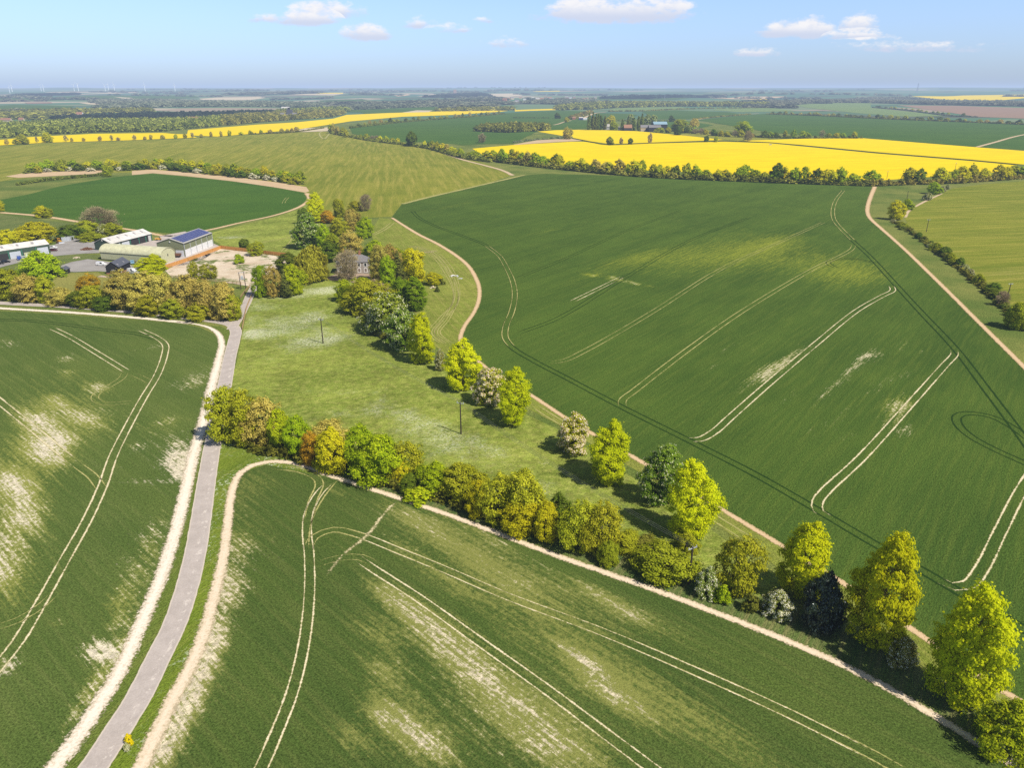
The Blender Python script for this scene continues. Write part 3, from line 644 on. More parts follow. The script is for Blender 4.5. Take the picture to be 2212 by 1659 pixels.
field('rape_field', [(682, 200.6), (741, 200.2), (741, 202), (684, 202.4)], M_RAPE, 4)
field('rape_field', [(1112, 237.5), (1150, 236), (1200, 234.5), (1200, 237.5), (1150, 239), (1112, 240.5)], M_RAPE, 4)
field('stubble_field', [(1110, 312), (1160, 303), (1235, 299), (1258, 304), (1200, 307), (1110, 313)], M_TAN, 5)
field('stubble_field', [(625, 285), (660, 277), (708, 275), (712, 283), (660, 285)], M_PALETAN, 5)
# green fields beyond
for poly in ([(756, 277), (856, 266), (994, 253), (1057, 247), (1110, 243), (1210, 238), (1265, 240), (1273, 277), (1160, 284), (1110, 309), (1000, 313), (931, 307), (869, 307), (806, 297), (761, 289)],
             [(1506, 259), (1590, 250), (1665, 244.5), (1780, 249), (1908, 256), (2060, 262), (2212, 269), (2400, 278), (2400, 336), (2212, 324), (2109, 317), (1933, 303), (1863, 297), (1800, 296), (1660, 286), (1560, 268)],
             [(1386, 240.5), (1461, 238), (1574, 242), (1600, 246), (1486, 257), (1421, 257)],
             [(1286, 244), (1363, 245.5), (1378, 249), (1333, 260), (1290, 258)],
             [(1400, 259), (1480, 260), (1540, 270), (1500, 280), (1430, 276)],
             [(770, 240), (900, 231), (1000, 229), (1120, 230), (1080, 237), (900, 241), (790, 246)]):
    field('green_field', poly, M_FAR_GREEN, 3, grain=40)
field('pasture', [(1461, 292), (1500, 284), (1600, 292), (1660, 296), (1660, 302), (1590, 304)], M_OLIVE, 3, grain=40)
for poly in ([(1316, 234), (1400, 231), (1469, 230.5), (1500, 236), (1400, 240), (1330, 241)], [(1550, 233), (1660, 231.5), (1720, 240), (1600, 242), (1540, 238)],
             [(1707, 225.5), (1760, 221), (1833, 219), (1883, 222), (1880, 232), (1960, 240), (2040, 250), (1960, 252), (1850, 244), (1740, 232)]):
    field('pasture', poly, M_FAR_PALE, 3, grain=40)
field('ploughed_field', [(1936, 227), (2060, 228), (2212, 233), (2350, 236), (2350, 257), (2212, 256), (2109, 252), (2033, 240)], M_BROWN, 3)
field('ley_field', [(1955, 470), (1962, 455), (2009, 431), (2057, 407), (2120, 398), (2212, 391), (2450, 380), (2700, 700), (2500, 900), (2330, 790), (2212, 690), (2165, 640), (2124, 605), (2060, 560), (2009, 522), (1960, 485)],
      M_OLIVE_R, 1, [B(2180, 590, 30, 16, .25, .7, .5), B(2060, 480, 60, 6, 0, .6, heading((2030, 470), (2120, 415))), B(2100, 440, 60, 8, 0, .4), B(2150, 500, 70, 16, 0, .4), B(2050, 530, 14, 4, .0, .6, 2.2)], 0.25)
# the far patchwork: pale and green plots on the hills across the valley
FARP = [([(430, 213), (470, 210.2), (560, 209), (575, 211), (540, 216), (440, 217)], M_PALETAN), ([(170, 222), (250, 221), (276, 225), (240, 228), (190, 225)], M_PALETAN),
        ([(0, 206), (70, 205.5), (88, 207.5), (0, 211)], M_TAN), ([(165, 203), (290, 198.8), (300, 200), (170, 204)], M_PALETAN), ([(52, 221), (110, 220), (114, 223), (60, 224)], M_BROWN),
        ([(245, 209), (285, 211), (290, 214), (268, 213)], M_PALETAN), ([(336, 205), (356, 204.6), (357, 208), (336, 208)], M_BROWN), ([(850, 206), (880, 203), (888, 204.5), (860, 208)], M_TAN),
        ([(900, 207.5), (940, 203), (960, 206), (930, 209)], M_PALETAN), ([(1030, 203.5), (1110, 201.5), (1130, 206), (1090, 210), (1040, 206)], M_PALETAN), ([(1150, 197.2), (1208, 195.6), (1210, 197.4), (1160, 198.2)], M_RAPE),
        ([(620, 204.5), (690, 201), (750, 202), (720, 206)], M_PALETAN), ([(1535, 212), (1600, 208.5), (1700, 208), (1680, 211), (1580, 214)], M_TAN), ([(868, 243), (900, 238), (935, 238.4), (925, 242)], M_PALETAN),
        ([(0, 269), (95, 267.5), (100, 270), (0, 271)], M_PALETAN), ([(335, 246), (410, 244), (412, 246.5), (340, 248)], M_PALETAN), ([(1500, 205), (1560, 203), (1580, 206), (1510, 208)], M_FAR_GREEN), ([(30, 226), (160, 229), (150, 236), (0, 238), (0, 228)], M_FAR_GREEN),
        ([(120, 209), (240, 206), (330, 209), (300, 218), (150, 216)], M_FAR_GREEN), ([(290, 205), (420, 206), (430, 211), (320, 215)], M_FAR_GREEN), ([(590, 222), (650, 220), (670, 228), (600, 230)], M_PALETAN), ([(880, 217), (960, 216), (1000, 224), (920, 227)], M_FAR_GREEN), ([(250, 243), (400, 241), (420, 246), (280, 248)], M_FAR_GREEN),
        ([(690, 217), (780, 214), (820, 220), (700, 222)], M_FAR_GREEN), ([(640, 236), (740, 231), (860, 234), (780, 242), (660, 242)], M_FAR_GREEN), ([(1270, 211), (1400, 207), (1500, 211), (1460, 215), (1300, 215)], M_FAR_GREEN), ([(0, 212), (110, 210), (140, 216), (0, 220)], M_FAR_GREEN)]
for poly, mm in FARP:
    field('plot', poly, mm, 4, grain=30)

# ------------------------------------------------------------------ roads, tracks, wheel marks
LANE = [(110, 1790), (202, 1659), (254, 1580), (301, 1505), (338, 1430), (375, 1355), (401, 1280), (420, 1205), (433, 1130), (444, 1055), (456, 980), (470, 905), (486, 830), (497, 770), (506, 735), (509, 714), (497, 701), (470, 695), (430, 690), (300, 675), (150, 663), (0, 655), (-200, 643)]
strip('lane', LANE, 4.1, M_ROAD, 5, step=1.5)
strip('drive', [(500, 712), (514, 690), (526, 668), (535, 650), (545, 628), (556, 616), (580, 612)], 3.6, M_ROAD, 6)
strip('chalk_edge', [(40, 1760), (119, 1659), (176, 1580), (225, 1505), (269, 1430), (302, 1355), (335, 1280), (362, 1205), (384, 1130), (402, 1055), (419, 980), (441, 905), (459, 830), (473, 775), (479, 745), (472, 722), (452, 708), (420, 700), (380, 695)], 3.6, T_CHALK, 3, taper=[3.6, 3.4, 3.4, 3.6, 3.8, 4.0, 3.8, 3.4, 2.6, 1.0])
strip('chalk_edge', [(250, 1760), (304, 1659), (340, 1580), (377, 1505), (417, 1430), (445, 1355), (465, 1280), (482, 1205), (492, 1130), (503, 1055), (520, 1022), (545, 1006), (580, 998), (640, 1002), (720, 1030), (860, 1076), (1000, 1124), (1200, 1200), (1400, 1270), (1600, 1345), (1700, 1385), (1800, 1428), (1900, 1478), (2010, 1542), (2110, 1604), (2212, 1668), (2400, 1790)], 2.0, T_CHALK2, 4, taper=[3.2, 3.0, 2.6, 2.4, 2.2, 2.0, 2.0, 2.0, 2.0, 2.0])
strip('chalk_edge', [(-100, 658), (0, 666), (150, 675), (300, 687), (420, 699)], 3.4, T_CHALK, 3)
strip('clay_path', TRK, 2.2, T_ORANGE, 4, taper=[2.6, 3.4, 3.4, 3, 2.4, 2.2, 2.0, 2.0, 1.8, 1.8])
strip('clay_path', TRK_R, 3.2, T_ORANGE, 4, taper=[5, 4, 3, 2.6, 2.4])
strip('grass_path', PATH_R, 7.0, T_GRASSY, 4)
strip('grass_path', [(1108, 379), (1085, 368), (1050, 358), (1000, 345), (960, 332)], 7.0, T_SOILPATH, 4)
strip('clay_path', [(0, 459), (90, 467), (180, 481), (230, 489), (300, 499), (370, 510), (420, 502), (455, 496), (520, 481), (590, 466), (640, 450), (664, 436), (668, 426), (662, 417)], 5.0, T_ORANGE, 4, taper=[6, 6, 5, 5, 5, 4, 4, 5, 6])
strip('earth_path', [(2109, 318), (2150, 307), (2212, 291), (2320, 275)], 9, T_SOILPATH, 5, step=8)
strip('earth_path', [(1506, 258), (1580, 249), (1640, 245)], 12, T_SOILPATH, 5, step=8)
strip('earth_path', [(1258, 256), (1272, 250), (1288, 244), (1310, 242)], 16, T_SOILPATH, 5, step=8)
strip('earth_path', [(1195, 270), (1205, 268), (1220, 263), (1235, 260)], 9, T_SOILPATH, 5, step=8)
strip('earth_path', [(712, 288), (700, 300), (690, 288), (704, 280)], 6, T_GRASSY, 4, step=6)
strip('dark_ditch', [(1235, 299), (1275, 306), (1316, 313), (1400, 309.5), (1564, 304.5), (1590, 305), (1660, 308), (1732, 314), (1900, 330.5), (2100, 346.5), (2196, 355.5)], 7, soil_mat('ditch_grass', (0.05, 0.07, 0.01), (0.09, 0.10, 0.015)), 6, step=8)
strip('earth_path', [(1955, 470), (1964, 455), (1985, 442), (2009, 430), (2035, 418)], 3, T_SOILPATH, 4)

TW = (-0.95, 0.95)
def tram(pts, mat, w=0.75, offs=TW, layer=3): strip('wheel_tracks', pts, w, mat, layer, offs=offs, step=1.5, fade=4.0)
# right field: headland pair painted dark as shade, pale cross pairs
WR = (-1.05, 1.05)
tram([(890, 455), (905, 470), (940, 488), (1000, 510), (1050, 530), (1078, 552), (1095, 580), (1108, 610), (1112, 640), (1105, 675), (1093, 705), (1092, 730), (1108, 752), (1150, 778), (1230, 820), (1340, 878), (1500, 958), (1640, 1030), (1770, 1105), (1880, 1170), (2000, 1238), (2090, 1290), (2212, 1360), (2400, 1470)], T_TRAM_SHADE, 0.75, WR)
tram([(1050, 530), (1078, 552), (1095, 580), (1108, 610), (1112, 640), (1105, 675), (1093, 705), (1092, 730), (1108, 752)], T_TRAM_PALE, .6, WR, 4)
tram([(1820, 412), (1806, 432), (1799, 455), (1802, 475), (1830, 508), (1880, 555), (1935, 615), (1990, 675), (2065, 755), (2130, 840), (2212, 950), (2330, 1120)], T_TRAM_SHADE, 0.85, (-1.15, 1.15))
tram([(1822, 411), (1806, 432), (1799, 455), (1802, 475), (1815, 492), (1843, 520)], T_TRAM_PALE, .9, (-1.15, 1.15), 4)
tram([(1925, 617), (1928, 628), (1905, 640), (1850, 672), (1760, 745), (1650, 838), (1580, 900), (1540, 935), (1510, 950), (1480, 950)], T_TRAM, .66, WR, 4)
tram([(2060, 755), (2062, 765), (2040, 790), (1960, 880), (1860, 990), (1780, 1065), (1766, 1085), (1768, 1105), (1790, 1120)], T_TRAM, .66, WR, 4)
tram([(2400, 830), (2300, 930), (2212, 1050), (2160, 1150), (2120, 1230), (2090, 1265), (2060, 1268), (2030, 1255)], T_TRAM, .66, WR, 4)
tram([(1845, 528), (1838, 540), (1750, 585), (1600, 675), (1480, 760), (1370, 845), (1345, 865), (1345, 880)], T_TRAM_PALE, .65, WR, 4)
tram([(1780, 480), (1680, 525), (1560, 580), (1400, 680), (1260, 760), (1215, 780), (1180, 784)], T_TRAM_PALE, .6, WR, 4)
tram([(1620, 470), (1500, 515), (1350, 600), (1200, 690), (1120, 720)], T_TRAM_SHADE, .55, WR, 4)
tram([(1470, 455), (1350, 500), (1230, 555), (1120, 600)], T_TRAM_SHADE, .4, WR, 4)
tram([(1345, 598), (1280, 630), (1235, 652)], T_TRAM, .7, WR, 4)
tram([(2230, 955), (2190, 925), (2140, 900), (2090, 893), (2068, 900), (2072, 920), (2100, 945), (2150, 972), (2212, 1000), (2300, 1040)], T_TRAM_SHADE, .6, WR, 4)
tram([(1900, 570), (1850, 560), (1800, 562), (1790, 570), (1810, 580)], T_TRAM_SHADE, .5, WR, 4)
# left field
tram([(300, 711), (340, 730), (357, 745), (356, 765), (340, 810), (310, 860), (280, 915), (245, 985), (222, 1050), (185, 1130), (140, 1210), (90, 1300), (40, 1385), (-20, 1460), (-100, 1550)], T_TRAM, .66, (-.95, .95), 3)
tram([(-60, 815), (0, 868), (70, 925), (160, 1000)], T_TRAM, .75, (-.95, .95), 3)
tram([(160, 1000), (200, 1030), (222, 1060)], T_TRAM_PALE, .5, (-.95, .95), 3)
tram([(110, 708), (150, 727), (200, 757), (278, 805)], T_TRAM, .6, (-.95, .95), 3)
tram([(278, 805), (310, 818), (330, 830)], T_TRAM_PALE, .5, (-.95, .95), 3)
tram([(272, 800), (262, 818), (235, 835), (210, 850), (205, 862), (225, 872), (300, 868)], T_TRAM_PALE, .45, (-.95, .95), 3)
tram([(-40, 690), (60, 693), (130, 700), (220, 712), (300, 722), (345, 735)], T_TRAM_SHADE, .6, (-.95, .95), 3)
tram([(-40, 1365), (40, 1340), (95, 1305), (125, 1275)], T_TRAM_PALE, .4, (-.8, .8), 3)
# bottom field
tram([(715, 1040), (690, 1065), (668, 1105), (663, 1150), (668, 1200), (668, 1290), (655, 1400), (630, 1500), (595, 1590), (555, 1680), (500, 1780)], T_TRAM, .5, (-.85, .85), 3)
tram([(590, 1010), (640, 1015), (680, 1030), (690, 1045), (675, 1085), (666, 1130)], T_TRAM_PALE, .6, (-.85, .85), 3)
tram([(740, 1035), (705, 1080), (682, 1130), (676, 1190)], T_TRAM_PALE, .6, (-.85,), 3)
tram([(664, 1190), (680, 1160), (720, 1145), (770, 1155), (850, 1185), (960, 1230), (1100, 1290), (1300, 1365), (1500, 1450), (1700, 1540), (1900, 1640), (2000, 1700)], T_TRAM_PALE, .5, (-.85, .85), 3)
tram([(760, 1150), (800, 1165), (850, 1186), (960, 1231), (1100, 1291), (1300, 1366), (1500, 1451), (1700, 1541), (1900, 1641)], T_TRAM, .34, (-.85, .85), 4)
tram([(770, 1205), (810, 1232), (900, 1290), (1040, 1390), (1180, 1490), (1300, 1580), (1420, 1670), (1500, 1730)], T_TRAM, .5, (-.85, .85), 3)
tram([(665, 1230), (690, 1218), (740, 1205), (780, 1205), (815, 1222)], T_TRAM_PALE, .3, (-.85, .85), 3)
strip('worn_line', [(700, 1252), (740, 1200), (790, 1160), (830, 1110), (860, 1080)], 1.5, worn_mat('worn_chalk_line', (.8, .7, .5), (.55, .47, .25), hard=.75, wob=1.6, gaps=.2), 4)
# pasture and margin wheel marks
tram([(540, 532), (575, 522), (610, 516), (640, 510), (655, 502)], T_GRASSY, .9, (-1.0, 1.0), 4)
tram([(610, 545), (628, 525), (638, 508), (640, 495)], T_GRASSY, .9, (-1.0, 1.0), 4)
for off in (0, 6, 13):
    tram([(880 + off, 530), (925 + off, 545), (965 + off, 590), (985, 640 + off), (965 - off, 690), (945 - off, 720), (975 - off, 745)], T_GRASSY, .6, (-1.0, 1.0), 4)
tram([(895, 543), (925, 545), (945, 540)], T_SOILPATH, .9, (-1.0, 1.0), 4)
tram([(800, 510), (830, 495), (850, 480)], T_GRASSY, 1.4, (-1.2, 1.2), 4)
tram([(1640, 1180), (1560, 1130), (1480, 1080)], T_GRASSY, .7, (-1.0, 1.0), 4)
tram([(1240, 930), (1190, 900), (1150, 875)], T_GRASSY, .7, (-1.0, 1.0), 4)
tram([(1990, 1400), (1940, 1370)], T_GRASSY, .7, (-1.0, 1.0), 4)
tram([(612, 440), (616, 432), (622, 426)], T_TRAM_PALE, .8, (-1.0, 1.0), 4)
# ------------------------------------------------------------------ trees and shrubs
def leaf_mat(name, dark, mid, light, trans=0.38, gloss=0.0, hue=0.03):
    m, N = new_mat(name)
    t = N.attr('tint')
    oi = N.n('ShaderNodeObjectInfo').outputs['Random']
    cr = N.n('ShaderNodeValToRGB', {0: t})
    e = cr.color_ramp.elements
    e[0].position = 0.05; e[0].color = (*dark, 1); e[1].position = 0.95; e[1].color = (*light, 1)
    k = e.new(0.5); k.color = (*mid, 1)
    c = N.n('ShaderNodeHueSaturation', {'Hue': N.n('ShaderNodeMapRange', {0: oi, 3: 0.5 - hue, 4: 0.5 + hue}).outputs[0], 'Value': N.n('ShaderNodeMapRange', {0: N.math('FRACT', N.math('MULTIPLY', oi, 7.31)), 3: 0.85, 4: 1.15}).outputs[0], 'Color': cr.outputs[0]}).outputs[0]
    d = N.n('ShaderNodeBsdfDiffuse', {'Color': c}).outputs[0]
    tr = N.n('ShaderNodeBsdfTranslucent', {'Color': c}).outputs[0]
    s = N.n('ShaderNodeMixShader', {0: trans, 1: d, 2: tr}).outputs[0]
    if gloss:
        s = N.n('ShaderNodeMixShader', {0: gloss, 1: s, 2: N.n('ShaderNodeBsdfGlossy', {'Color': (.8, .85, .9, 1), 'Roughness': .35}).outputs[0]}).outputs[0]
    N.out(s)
    return m

L = dict(
    lime=leaf_mat('lime_leaves', (0.42, 0.49, 0.008), (0.68, 0.71, 0.010), (0.84, 0.82, 0.02), .5, hue=.008),
    chestnut=leaf_mat('chestnut_leaves', (0.09, 0.14, 0.012), (0.22, 0.3, 0.025), (0.46, 0.52, 0.06), .3),
    green=leaf_mat('fresh_green_leaves', (0.17, 0.25, 0.008), (0.37, 0.48, 0.012), (0.6, 0.66, 0.02), .38, hue=.015),
    yellow=leaf_mat('yellow_green_leaves', (0.36, 0.36, 0.01), (0.62, 0.59, 0.014), (0.8, 0.72, 0.03), .4, hue=.01),
    olive=leaf_mat('olive_leaves', (0.21, 0.24, 0.012), (0.41, 0.43, 0.02), (0.6, 0.59, 0.045), .35, hue=.015),
    brown=leaf_mat('brown_young_leaves', (0.3, 0.25, 0.045), (0.52, 0.43, 0.085), (0.7, 0.59, 0.15), .35, hue=.012),
    orange=leaf_mat('orange_young_leaves', (0.3, 0.17, 0.012), (0.54, 0.34, 0.022), (0.68, 0.48, 0.04), .35, hue=.01),
    twig=leaf_mat('bare_twigs', (0.186, 0.147, 0.085), (0.357, 0.287, 0.163), (0.527, 0.434, 0.248), .1),
    dark=leaf_mat('dark_green_leaves', (0.05, 0.085, 0.008), (0.12, 0.18, 0.014), (0.24, 0.3, 0.03), .25, hue=.015),
    beech=leaf_mat('beech_leaves', (0.09, 0.15, 0.008), (0.2, 0.29, 0.012), (0.36, 0.44, 0.02), .35, hue=.01),
    holly=leaf_mat('glossy_dark_leaves', (0.009, 0.016, 0.009), (0.019, 0.034, 0.016), (0.046, 0.070, 0.031), .05, gloss=.05),
    conifer=leaf_mat('conifer_needles', (0.045, 0.06, 0.012), (0.11, 0.135, 0.025), (0.2, 0.22, 0.05), .15),
    willow=leaf_mat('willow_leaves', (0.3, 0.26, 0.02), (0.52, 0.46, 0.045), (0.68, 0.6, 0.09), .4),
    poplar=leaf_mat('poplar_leaves', (0.08, 0.12, 0.02), (0.17, 0.22, 0.035), (0.28, 0.32, 0.06), .3),
    scrub=leaf_mat('scrub_leaves', (0.085, 0.1, 0.014), (0.18, 0.2, 0.025), (0.32, 0.32, 0.05), .3),
    grey=leaf_mat('grey_green_leaves', (0.155, 0.186, 0.093), (0.310, 0.341, 0.186), (0.512, 0.527, 0.310), .3),
    hawthorn=leaf_mat('hawthorn_leaves', (0.14, 0.17, 0.025), (0.28, 0.31, 0.05), (0.46, 0.46, 0.11), .3),
    wood=leaf_mat('woodland_leaves', (0.12, 0.14, 0.025), (0.31, 0.31, 0.05), (0.52, 0.48, 0.09), .3),
    wood_hazed=leaf_mat('hazed_woodland_leaves', (0.12, 0.15, 0.09), (0.23, 0.26, 0.16), (0.36, 0.37, 0.23), .3),  # distance haze painted into the leaf colour: lighter and bluer
    wood_dark=leaf_mat('dark_plantation_leaves', (0.019, 0.034, 0.022), (0.039, 0.065, 0.040), (0.078, 0.109, 0.062), .2),
)
B_WHITE = leaf_mat('white_blossom', (0.70, 0.64, 0.42), (0.85, 0.80, 0.60), (0.95, 0.92, 0.78), .25, hue=.0)
B_PINK = leaf_mat('pinkish_blossom', (0.60, 0.44, 0.27), (0.78, 0.64, 0.44), (0.9, 0.82, 0.62), .25, hue=.0)
B_CREAM = leaf_mat('cream_blossom', (0.50, 0.50, 0.26), (0.68, 0.68, 0.38), (0.85, 0.82, 0.58), .25, hue=.0)
B_YELLOW = leaf_mat('yellow_blossom', (0.6, 0.5, 0.01), (0.8, 0.66, 0.01), (0.9, 0.75, 0.02), .3, hue=.0)
M_BARK = pbr('bark', (0.16, 0.125, 0.085), .9, var=.3, scale=1.2)

def prof_lime(h): return np.clip(1 - np.abs((h - .40) / .62) ** 2.3, 0, 1) ** .62 * np.where(h < .4, .82 + .45 * h, 1.0)
def prof_round(h): return np.clip(1 - np.abs((h - .42) / .60) ** 2.4, 0, 1) ** .6
def prof_dome(h): return np.clip(1 - h ** 2.6, 0, 1) ** 0.55
def prof_cone(h): return np.clip(1 - h, 0, 1) ** 0.8
def prof_col(h): return np.clip(np.sin(np.pi * np.clip(h * .9 + .08, 0, 1)), 0, 1) ** 0.45 * (1 - .45 * h)

def quads(c, n, s, asp, rng, roll=None):
    """square-ish leaf cards: centres, normals, sizes"""
    n = n / (np.linalg.norm(n, axis=1)[:, None] + 1e-9)
    ref = rng.normal(size=n.shape) if roll is None else roll
    u = np.cross(n, ref); u /= np.linalg.norm(u, axis=1)[:, None] + 1e-9
    v = np.cross(n, u)
    a = u * (s * .5)[:, None]; b = v * (s * .5 * asp)[:, None]
    V = np.stack([c - a - b * .6, c + a * .25 - b, c + a + b * .5, c - a * .3 + b], 1)
    return V.reshape(-1, 3)

def crown_mesh(name, seed, H, Rr, prof, ncl, clr, nleaf, leaf, z0=0.06, asp=0.75, flat=0.85, mode='leaf', droop=0.0, inner=0.35, lean=0.5, irr=0.10, spray=0.14):
    rng = np.random.default_rng(seed)
    hs = (np.arange(ncl) + rng.random(ncl)) / ncl
    pr = prof(hs)
    keep_w = np.clip(pr, .15, 1)
    ph = np.arange(ncl) * 2.39996 + rng.normal(size=ncl) * .5
    cr = Rr * clr * rng.uniform(.65, 1.35, ncl) * (0.55 + .45 * pr)
    fr = rng.uniform(.45, 1.0, ncl) ** 0.6
    wob = 1 + .22 * np.sin(ph * 2 + seed + hs * 2.5) + .16 * np.sin(ph * 3 + hs * 6)
    rad = np.maximum(0, pr * Rr * wob - cr * .55) * fr
    zc = H * (z0 + (1 - z0) * hs)
    zc = zc * (1 - irr + irr * np.sin(ph * 1.0 + seed * 1.7) * np.cos(ph * 2 + seed))
    zc = np.minimum(zc, H - cr * .45); zc = np.maximum(zc, cr * .5)
    C = np.stack([np.cos(ph) * rad, np.sin(ph) * rad, zc], 1)
    wgt = cr ** 2; wgt /= wgt.sum()
    idx = rng.choice(ncl, nleaf, p=wgt)
    d = rng.normal(size=(nleaf, 3)); d /= np.linalg.norm(d, axis=1)[:, None]
    d[:, 2] = np.where(d[:, 2] < -.3, -d[:, 2] * .6, d[:, 2])
    P = C[idx] + d * (cr[idx] * (rng.random(nleaf) ** inner))[:, None] * np.array([1, 1, flat])
    if droop: P[:, 2] -= droop * H * rng.random(nleaf) ** 1.5 * np.clip(np.hypot(P[:, 0], P[:, 1]) / Rr, 0, 1)
    # sprays: a share of the leaves stands out beyond the clumps on twigs
    sp = rng.random(nleaf) < spray
    P[sp] += d[sp] * (cr[idx[sp]] * rng.uniform(.1, .75, sp.sum()))[:, None]
    # bring the finished crown back to its nominal size
    q = np.quantile(np.hypot(P[:, 0], P[:, 1]), .97); qz = np.quantile(P[:, 2], .995)
    fx, fz = Rr / q, H / qz
    P *= np.array([fx, fx, fz]); C = C * np.array([fx, fx, fz]); cr = cr * fx
    P[:, 2] = np.maximum(P[:, 2], 0.15 + .3 * rng.random(nleaf))
    out = P.copy(); out[:, 2] = (P[:, 2] - H * .45) * .6
    out /= np.linalg.norm(out, axis=1)[:, None] + 1e-6
    nrm = d * .75 + out * lean + rng.normal(size=(nleaf, 3)) * .42 + np.array([0, 0, .25])
    s = leaf * rng.uniform(.6, 1.35, nleaf)
    if mode == 'twig':
        up = out * .9 + np.array([0, 0, .7]) + rng.normal(size=(nleaf, 3)) * .35
        nn = np.cross(up, rng.normal(size=(nleaf, 3)))
        V = quads(P, nn, s * 1.0, asp, rng, roll=np.cross(nn, up))
    elif mode == 'droop':
        up = np.tile(np.array([0, 0, 1.0]), (nleaf, 1)) + rng.normal(size=(nleaf, 3)) * .15
        nn = out * np.array([1, 1, .2]) + rng.normal(size=(nleaf, 3)) * .5
        V = quads(P, nn, s * 1.6, .45, rng, roll=np.cross(nn, up))
    else:
        V = quads(P, nrm, s, asp, rng)
    ct = rng.random(ncl)
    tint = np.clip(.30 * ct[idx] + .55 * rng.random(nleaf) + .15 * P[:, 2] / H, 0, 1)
    F = np.arange(nleaf * 4).reshape(-1, 4)
    return V, F, tint, (C, cr, H, Rr)

def mk(name, args, mat):
    V, F, t, info = crown_mesh(name, **args)
    return mesh_np(name, V, F, mat, attrs={'tint': ('FACE', t)}), info

def blossom_mesh(info, seed, n, size, mat, upright=True, top=0.25):
    C, cr, H, Rr = info; rng = np.random.default_rng(seed)
    w_ = cr ** 2; idx = rng.choice(len(C), n, p=w_ / w_.sum())
    d = rng.normal(size=(n, 3)); d /= np.linalg.norm(d, axis=1)[:, None]
    out = C[idx] - np.array([0, 0, H * .4]); out /= np.linalg.norm(out, axis=1)[:, None] + 1e-6
    d = d + out * 1.1; d[:, 2] = np.abs(d[:, 2]) * .8 + .05; d /= np.linalg.norm(d, axis=1)[:, None]
    P = C[idx] + d * (cr[idx] * rng.uniform(.92, 1.12, n))[:, None] * np.array([1, 1, .88])
    P[:, 2] = np.maximum(P[:, 2], .3)
    nn = d + rng.normal(size=(n, 3)) * .4
    s = size * rng.uniform(.6, 1.3, n)
    if upright:
        nn[:, 2] *= .3; up = np.tile(np.array([0, 0, 1.0]), (n, 1)); V = quads(P, nn, s * 1.3, .5, rng, roll=np.cross(nn, up))
    else: V = quads(P, nn, s, .85, rng)
    F = np.arange(n * 4).reshape(-1, 4)
    return mesh_np('blossom', V, F, mat, attrs={'tint': ('FACE', rng.random(n))})

def trunk_mesh(seed, H, Rr, r0, bare=False):
    rng = random.Random(seed); mb = MB()
    top = H * .72
    pts = [Vector((0, 0, -.1))]
    for i in range(1, 6): pts.append(Vector((rng.uniform(-.02, .02) * H, rng.uniform(-.02, .02) * H, top * i / 5)))
    for i in range(5): mb.tube(pts[i], pts[i + 1], r0 * (1 - i * .17), r0 * (1 - (i + 1) * .17), 7)
    for i in range(10 if not bare else 22):
        k = rng.uniform(.18, .95); b = pts[0].lerp(pts[-1], k); a = i * 2.4 + rng.uniform(-.4, .4)
        ln = Rr * rng.uniform(.5, .85) * (1 - .35 * k)
        mid = b + Vector((math.cos(a) * ln * .55, math.sin(a) * ln * .55, ln * .4))
        e = mid + Vector((math.cos(a + .3) * ln * .45, math.sin(a + .3) * ln * .45, ln * .45))
        mb.tube(b, mid, r0 * .38 * (1.1 - k * .6), r0 * .22, 5); mb.tube(mid, e, r0 * .22, r0 * .07, 5)
    o = mb.build('trunk', M_BARK)
    me = o.data; bpy.data.objects.remove(o)
    return me

# shapes, each in a few variants: crown mesh in metres with its own trunk
SHAPES = {}
def shape(key, n, H, Rr, seed, r0=None, bare=False, **kw):
    out = []
    for i in range(n):
        me, info = mk('crown', dict(seed=seed + i, H=H, Rr=Rr, **kw), L['green'])
        out.append((me, trunk_mesh(seed + i, H, Rr, r0 or H * .025, bare), H, Rr, info))
    SHAPES[key] = out
shape('lime', 4, 16, 5.5, 11, prof=prof_lime, ncl=230, clr=.205, nleaf=30000, leaf=.36, z0=.02, flat=.8, inner=.38)
shape('round', 4, 10, 5, 31, prof=prof_round, ncl=130, clr=.235, nleaf=17000, leaf=.35, z0=.0, inner=.42)
shape('dome', 3, 8, 5, 51, prof=prof_dome, ncl=120, clr=.225, nleaf=15000, leaf=.33, z0=.02, inner=.42)
shape('twig', 3, 10, 5, 71, bare=True, prof=prof_round, ncl=90, clr=.30, nleaf=12000, leaf=.55, z0=.08, asp=.16, mode='twig', inner=.6)
shape('loose', 3, 9, 5, 91, bare=True, prof=prof_round, ncl=110, clr=.24, nleaf=10500, leaf=.34, z0=.02, inner=.55)
shape('willow', 1, 10, 5.5, 111, prof=prof_dome, ncl=110, clr=.22, nleaf=17000, leaf=.42, z0=.2, mode='droop', droop=.22)
shape('cone', 2, 10, 3.4, 121, prof=prof_cone, ncl=100, clr=.26, nleaf=9000, leaf=.36, z0=.04, flat=.5)
shape('column', 3, 14, 2.2, 131, prof=prof_col, ncl=60, clr=.42, nleaf=3500, leaf=.6, z0=.02, flat=1.5)
shape('shrub', 4, 3, 2, 141, prof=prof_dome, ncl=34, clr=.33, nleaf=2600, leaf=.30, z0=.0, r0=.08)
shape('small', 6, 9, 4.6, 161, prof=prof_round, ncl=46, clr=.33, nleaf=2200, leaf=.85, z0=.0)
shape('small_twig', 3, 9, 4.2, 181, bare=True, prof=prof_round, ncl=50, clr=.32, nleaf=1800, leaf=1.0, z0=.12, asp=.2, mode='twig', inner=.6)
BLOSSOM = {}
def blossom(key, i, mat, n, size, upright):
    k = (key, i, mat.name)
    if k not in BLOSSOM: BLOSSOM[k] = blossom_mesh(SHAPES[key][i][4], 7 + i, n, size, mat, upright)
    return BLOSSOM[k]

